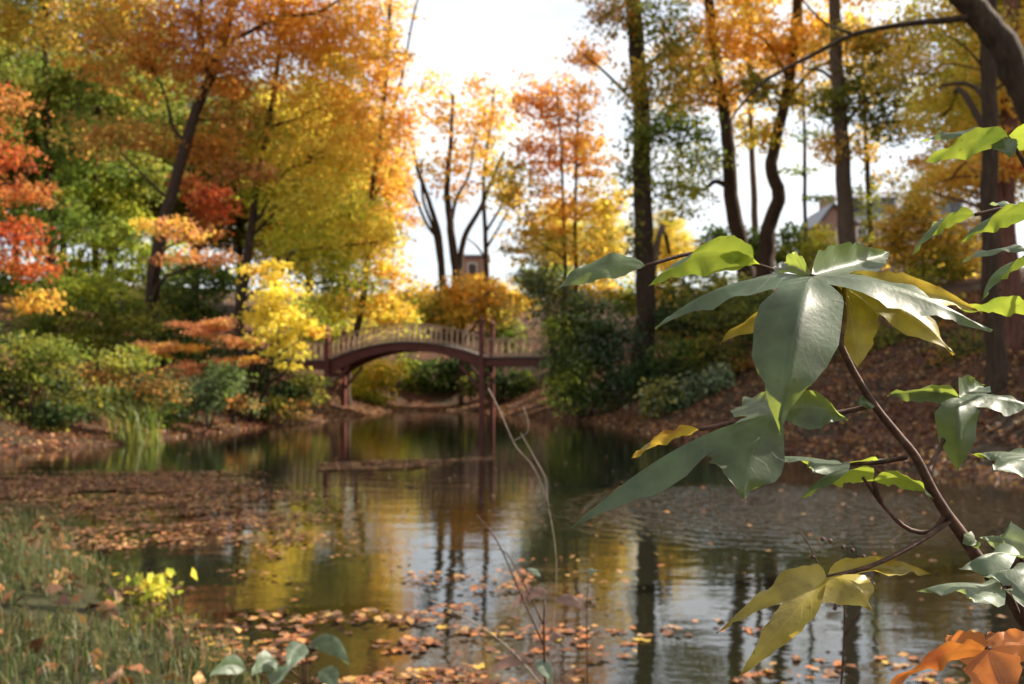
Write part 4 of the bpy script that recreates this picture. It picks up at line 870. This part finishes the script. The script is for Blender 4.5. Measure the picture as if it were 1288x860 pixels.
palmate('leaf', (975, 520, .50), [((938, 499, .56), (955, 508, .53), .7), ((719, 664, .47), (850, 540, .49), .95), ((936, 628, .475), (940, 560, .478), 1.15), ((1068, 527, .50), (1025, 500, .50), .62)],
        .024, 'green', sap, label='grey green leaf with one very long lobe pointing down over the water', petiole=[(1100, 509, .51), (1060, 518, .51), (1010, 522, .505)])
palmate('leaf', (880, 540, .53), [((795, 577, .53), (822, 540, .53), 1)], .007, 'yellow', sap, wdir=UPN, label='yellow curled leaf edge behind the long grey green leaf', petiole=[(975, 522, .505), (930, 530, .52)])
palmate('leaf', (1207, 500, .55), [((1116, 497, .55), (1160, 484, .55), .55), ((1206, 592, .538), (1205, 515, .520), 1.25), ((1300, 512, .55), (1255, 490, .55), .75), ((1236, 484, .60), (1222, 490, .58), .6)],
        .022, 'green', sap, label='green leaf with a sunlit patch on its hanging lobe', petiole=[(1186, 555, .54), (1200, 520, .55)])
palmate('leaf', (1098, 605, .522), [((1006, 628, .515), (1052, 568, .51), 1)], .0125, 'lime', sap, wdir=UPN, label='bright lime leaf lit through from above', petiole=[(1108, 632, .525), (1102, 615, .522)])
palmate('leaf', (1098, 605, .522), [((1174, 626, .522), (1135, 586, .515), 1)], .0085, 'lime', sap, wdir=UPN)
palmate('leaf', (1060, 583, .56), [((968, 575, .55), (1010, 570, .55), .9), ((1022, 594, .53), (1040, 580, .54), 1.0), ((1117, 577, .57), (1090, 576, .56), .7)], .014, 'green', sap, label='pale level leaf above the lime one', petiole=[(1140, 575, .53), (1100, 582, .55)])
palmate('leaf', (1300, 575, .52), [((1223, 572, .52), (1260, 562, .52), .9), ((1250, 592, .50), (1275, 575, .51), .8), ((1380, 590, .52), (1340, 570, .52), .9)], .018, 'green', sap, label='glaring leaf with its tip towards the stem')
palmate('leaf', (1040, 726, .50), [((902, 797, .49), (965, 724, .485), .66), ((930, 852, .475), (996, 772, .475), .68), ((1096, 768, .485), (1082, 722, .485), 1.5), ((1172, 722, .53), (1110, 704, .52), .6)],
        .0130, 'yellow', sap, label='ochre yellow leaf with drooping narrow lobes over the water', petiole=[(1195, 655, .53), (1150, 685, .52), (1095, 712, .51)])
for ob, oc, ot, oh, od in [((1242, 818, .47), (1178, 808, .46), (1116, 865, .455), .0085, (0, -.5, .8)), ((1244, 822, .475), (1205, 812, .49), (1190, 798, .50), .0105, (.3, .5, .6)),
                           ((1240, 818, .47), (1290, 800, .47), (1345, 826, .47), .0085, (0, .4, .8)), ((1242, 816, .468), (1252, 850, .46), (1280, 895, .455), .0150, (.95, -.1, .2)), ((1242, 820, .478), (1246, 806, .49), (1250, 795, .505), .008, (.9, .2, .3))]:
    palmate('leaf', ob, [(ot, oc, 1)], oh, 'orange', sap, wdir=od, label='orange red leaf lobe low on the sapling', petiole=[(1300, 800, .56), (1270, 808, .5)])
palmate('leaf', (1285, 702, .53), [((1208, 716, .51), (1245, 682, .515), 1.2), ((1340, 712, .53), (1310, 695, .53), 1)], .014, 'grey', sap, label='pale leaf lying against the stem', petiole=[(1262, 745, .55), (1280, 720, .54)])
palmate('leaf', (1262, 742, .50), [((1154, 744, .50), (1205, 722, .50), .9), ((1225, 758, .48), (1240, 745, .49), .8), ((1310, 752, .50), (1285, 735, .50), .8)], .016, 'grey', sap, label='sunlit leaf spreading left under the pale one', petiole=[(1280, 770, .555), (1272, 752, .52)])
palmate('leaf', (1300, 690, .58), [((1232, 676, .58), (1262, 668, .58), .9), ((1360, 690, .58), (1330, 676, .58), .9)], .013, 'grey', sap, label='small pale leaf behind the stem', petiole=[(1300, 790, .565), (1310, 730, .58)])
palmate('leaf', (1300, 722, .50), [((1238, 726, .50), (1268, 708, .50), 1), ((1290, 765, .48), (1296, 742, .485), 1.2), ((1350, 735, .50), (1325, 722, .50), 1)], .018, 'grey', sap, label='leaf in front of the lower stem', petiole=[(1300, 800, .56), (1310, 750, .53)])
palmate('leaf', (1212, 672, .532), [((1232, 690, .53), (1222, 676, .53), 1)], .006, 'lime', sap, label='tiny lime leaf in the fork of the stem')
palmate('leaf', (1100, 505, .51), [((1078, 509, .505), (1088, 502, .506), 1)], .005, 'lime', sap)
# upper branch of the same sapling, coming in from the right
mb = MB(); q = [bs + np.array([0, 0, .05]), np.array([.60, .62, .75]), P(1400, 430, .60), P(1330, 330, .60), P(1300, 250, .60), P(1290, 190, .60)]; mb.tube(smoothline(q, 30), np.linspace(.005, .0014, 30), 7); mb.build('stem', M['twig'], sap, True)
palmate('leaf', (1268, 172, .60), [((1164, 204, .585), (1215, 176, .585), 1)], .0125, 'lime', sap, wdir=UPN, label='bright green leaf against the golden canopy', petiole=[(1300, 230, .60), (1285, 200, .60)])
palmate('leaf', (1268, 172, .60), [((1340, 190, .59), (1300, 172, .59), 1)], .011, 'lime', sap, wdir=UPN)
palmate('leaf', (1262, 168, .605), [((1156, 178, .64), (1210, 160, .62), 1)], .007, 'green', sap, wdir=(0, .8, .5))
palmate('leaf', (1262, 172, .60), [((1276, 196, .58), (1262, 184, .59), 1)], .008, 'lime', sap, wdir=(.9, -.2, .2))
palmate('leaf', (1226, 270, .60), [((1146, 322, .59), (1172, 264, .59), 1)], .0095, 'lime', sap, wdir=(.25, -.6, .7), label='folded green leaf pointing down below the bright green one', petiole=[(1310, 262, .60), (1265, 262, .60)])
palmate('leaf', (1228, 272, .605), [((1170, 284, .62), (1196, 270, .62), 1)], .005, 'grey', sap, wdir=(0, .9, .3))
palmate('leaf', (1300, 272, .58), [((1207, 306, .575), (1240, 258, .57), 1)], .0125, 'lime', sap, wdir=UPN, label='olive leaf hanging beside the folded green leaf', petiole=[(1318, 300, .60), (1310, 285, .59)])
palmate('leaf', (1310, 268, .60), [((1244, 256, .63), (1275, 252, .62), 1)], .007, 'grey', sap, wdir=(0, .9, .4))
palmate('leaf', (1320, 322, .56), [((1236, 378, .55), (1240, 322, .55), 1)], .0095, 'lime', sap, wdir=(.3, -.6, .7), label='curved olive leaf with a white rim at the frame edge', petiole=[(1345, 360, .60), (1335, 335, .58)])
palmate('leaf', (1320, 318, .57), [((1208, 330, .60), (1255, 300, .59), 1)], .006, 'grey', sap, wdir=(0, .9, .4))
palmate('leaf', (1320, 392, .56), [((1208, 390, .57), (1262, 376, .56), 1)], .0085, 'lime', sap, wdir=UPN, label='bright green level leaf behind the tip of the largest leaf', petiole=[(1370, 420, .60), (1345, 400, .58)])

# ------------------------------------------------------------------ twiggy plant standing in front of the pond
TD = 1.55
tb = P(688, 860, TD); tg = gz(tb[0], TD)
tw = thing('twiggy_plant', 'thin reddish twigs with a few drooping pink leaves in front of the pond', 'plant', (tb[0], TD, tg))
def twig(pts, r0, r1, mat='twig', name='twig'):
    q = [P(a[0], a[1], TD + (a[2] if len(a) > 2 else 0)) for a in pts]; mb = MB(); ln = smoothline(q, 6 * len(q)); mb.tube(ln, np.linspace(r0, r1, len(ln)), 5); return mb.build(name, M[mat], tw, True)
mb = MB(); mb.tube(smoothline([(tb[0] + .02, TD, tg - .05), (tb[0] + .01, TD, .45), P(685, 830, TD), P(685, 755, TD)], 14), np.linspace(.0035, .0016, 14), 6); mb.build('stem', M['twig'], tw, True)
twig([(684, 812), (670, 780), (650, 735), (625, 680), (598, 646)], .0018, .0009)
twig([(685, 790), (665, 745), (640, 700), (628, 690)], .0014, .0008)
twig([(688, 870), (640, 815), (590, 780), (536, 752)], .0014, .0008, 'twig_grey')
twig([(690, 850, .1), (700, 720, .15), (690, 640, .2), (672, 590, .2), (648, 560, .2), (630, 520, .2), (614, 488, .2)], .0005, .0013, 'twig_grey')
twig([(645, 555, .2), (662, 545, .2), (664, 530, .2), (658, 512, .2)], .0012, .0008, 'twig_grey')
twig([(690, 640, .2), (684, 600, .2), (672, 575, .2), (655, 545, .2)], .0012, .0008, 'twig_grey')
twig([(675, 640, .2), (686, 628, .2), (687, 605, .2), (678, 585, .2)], .0011, .0007, 'twig_grey')
twig([(739, 860), (738, 790), (740, 722)], .0012, .0007)
for bpx, lob, wd, mt in [((698, 755, TD), [((740, 772, TD - .02), (722, 748, TD), 1)], .011, 'pink'), ((690, 745, TD), [((640, 768, TD), (660, 738, TD), 1)], .011, 'pink'), ((680, 725, TD), [((662, 715, TD), (670, 716, TD), 1)], .006, 'grey'),
                         ((740, 722, TD), [((752, 718, TD), (746, 714, TD), 1)], .006, 'grey'), ((675, 830, TD), [((695, 862, TD - .03), (690, 838, TD), 1)], .013, 'grey'), ((672, 832, TD), [((610, 850, TD), (640, 822, TD), 1)], .010, 'pink'), ((690, 805, TD), [((712, 800, TD), (700, 796, TD), 1)], .008, 'pink')]:
    palmate('leaf', bpx, [(t_, c_, wf) for t_, c_, wf in lob], wd, mt, tw, ns=12, nv=3, wave=.001)
# seed stalk with berries right of it
st_b = P(1040, 860, .95); stt = thing('seed_stalk', 'dry dark stalk with beady seeds in front of the pond', 'plant', (st_b[0], .95, gz(st_b[0], .95)))
mb = MB(); ln = smoothline([(st_b[0], .95, stt.location.z - .05), (st_b[0] - .01, .95, .6), P(1062, 800, .95), P(1050, 760, .95), P(1020, 690, .95), P(1005, 668, .95)], 30); mb.tube(ln, np.linspace(.0016, .0006, 30), 5)
mb2 = smoothline([P(1062, 800, .95), P(1085, 760, .95), P(1098, 735, .95)], 8); mb.tube(mb2, np.linspace(.0010, .0005, 8), 5); mb.build('stem', M['twig'], stt, True)
for px, py in [(1044, 680), (1060, 688), (1072, 692), (1035, 678), (1086, 700), (1022, 700), (1098, 735), (1092, 748), (1050, 765)]:
    c = P(px, py, .95); mb = MB(); zz = np.linspace(-1, 1, 6); mb.tube([c + np.array([0, 0, .0022 * z]) for z in zz], [.0020 * math.sqrt(max(0, 1 - z * z)) + .0001 for z in zz], 6); mb.build('seed', M['twig'], stt, True)

# low plant with greyish leaves at the bottom of the view
LD = 2.3; lb = P(385, 870, LD); lowp = thing('low_plant', 'low plant with drooping grey green leaves at the near water edge', 'plant', (lb[0], LD, gz(lb[0], LD)))
mb = MB(); mb.tube(smoothline([(lb[0], LD, lowp.location.z - .05), (lb[0] + .01, LD, .25), P(380, 830, LD)], 12), np.linspace(.006, .003, 12), 6); mb.build('stem', M['twig'], lowp, True)
for lb_, lc_, lt_, lw_, lm_ in [((386, 812, LD), (372, 808, LD), (360, 848, LD - .1), .028, 'green'), ((388, 812, LD), (420, 796, LD), (440, 838, LD - .05), .026, 'green'), ((350, 832, LD), (330, 826, LD), (316, 850, LD - .1), .028, 'green'),
                                ((352, 835, LD), (345, 840, LD), (345, 868, LD - .1), .03, 'green'), ((310, 842, LD), (285, 828, LD), (264, 850, LD - .1), .026, 'green'), ((400, 845, LD), (418, 842, LD), (424, 872, LD - .1), .026, 'green')]:
    palmate('leaf', lb_, [(lt_, lc_, 1)], lw_, lm_, lowp, petiole=[(385, 862, LD), ((lb_[0] + 385) / 2, lb_[1] + 12, LD)], pr=.0016)
print('tree leaves', NLEAF)
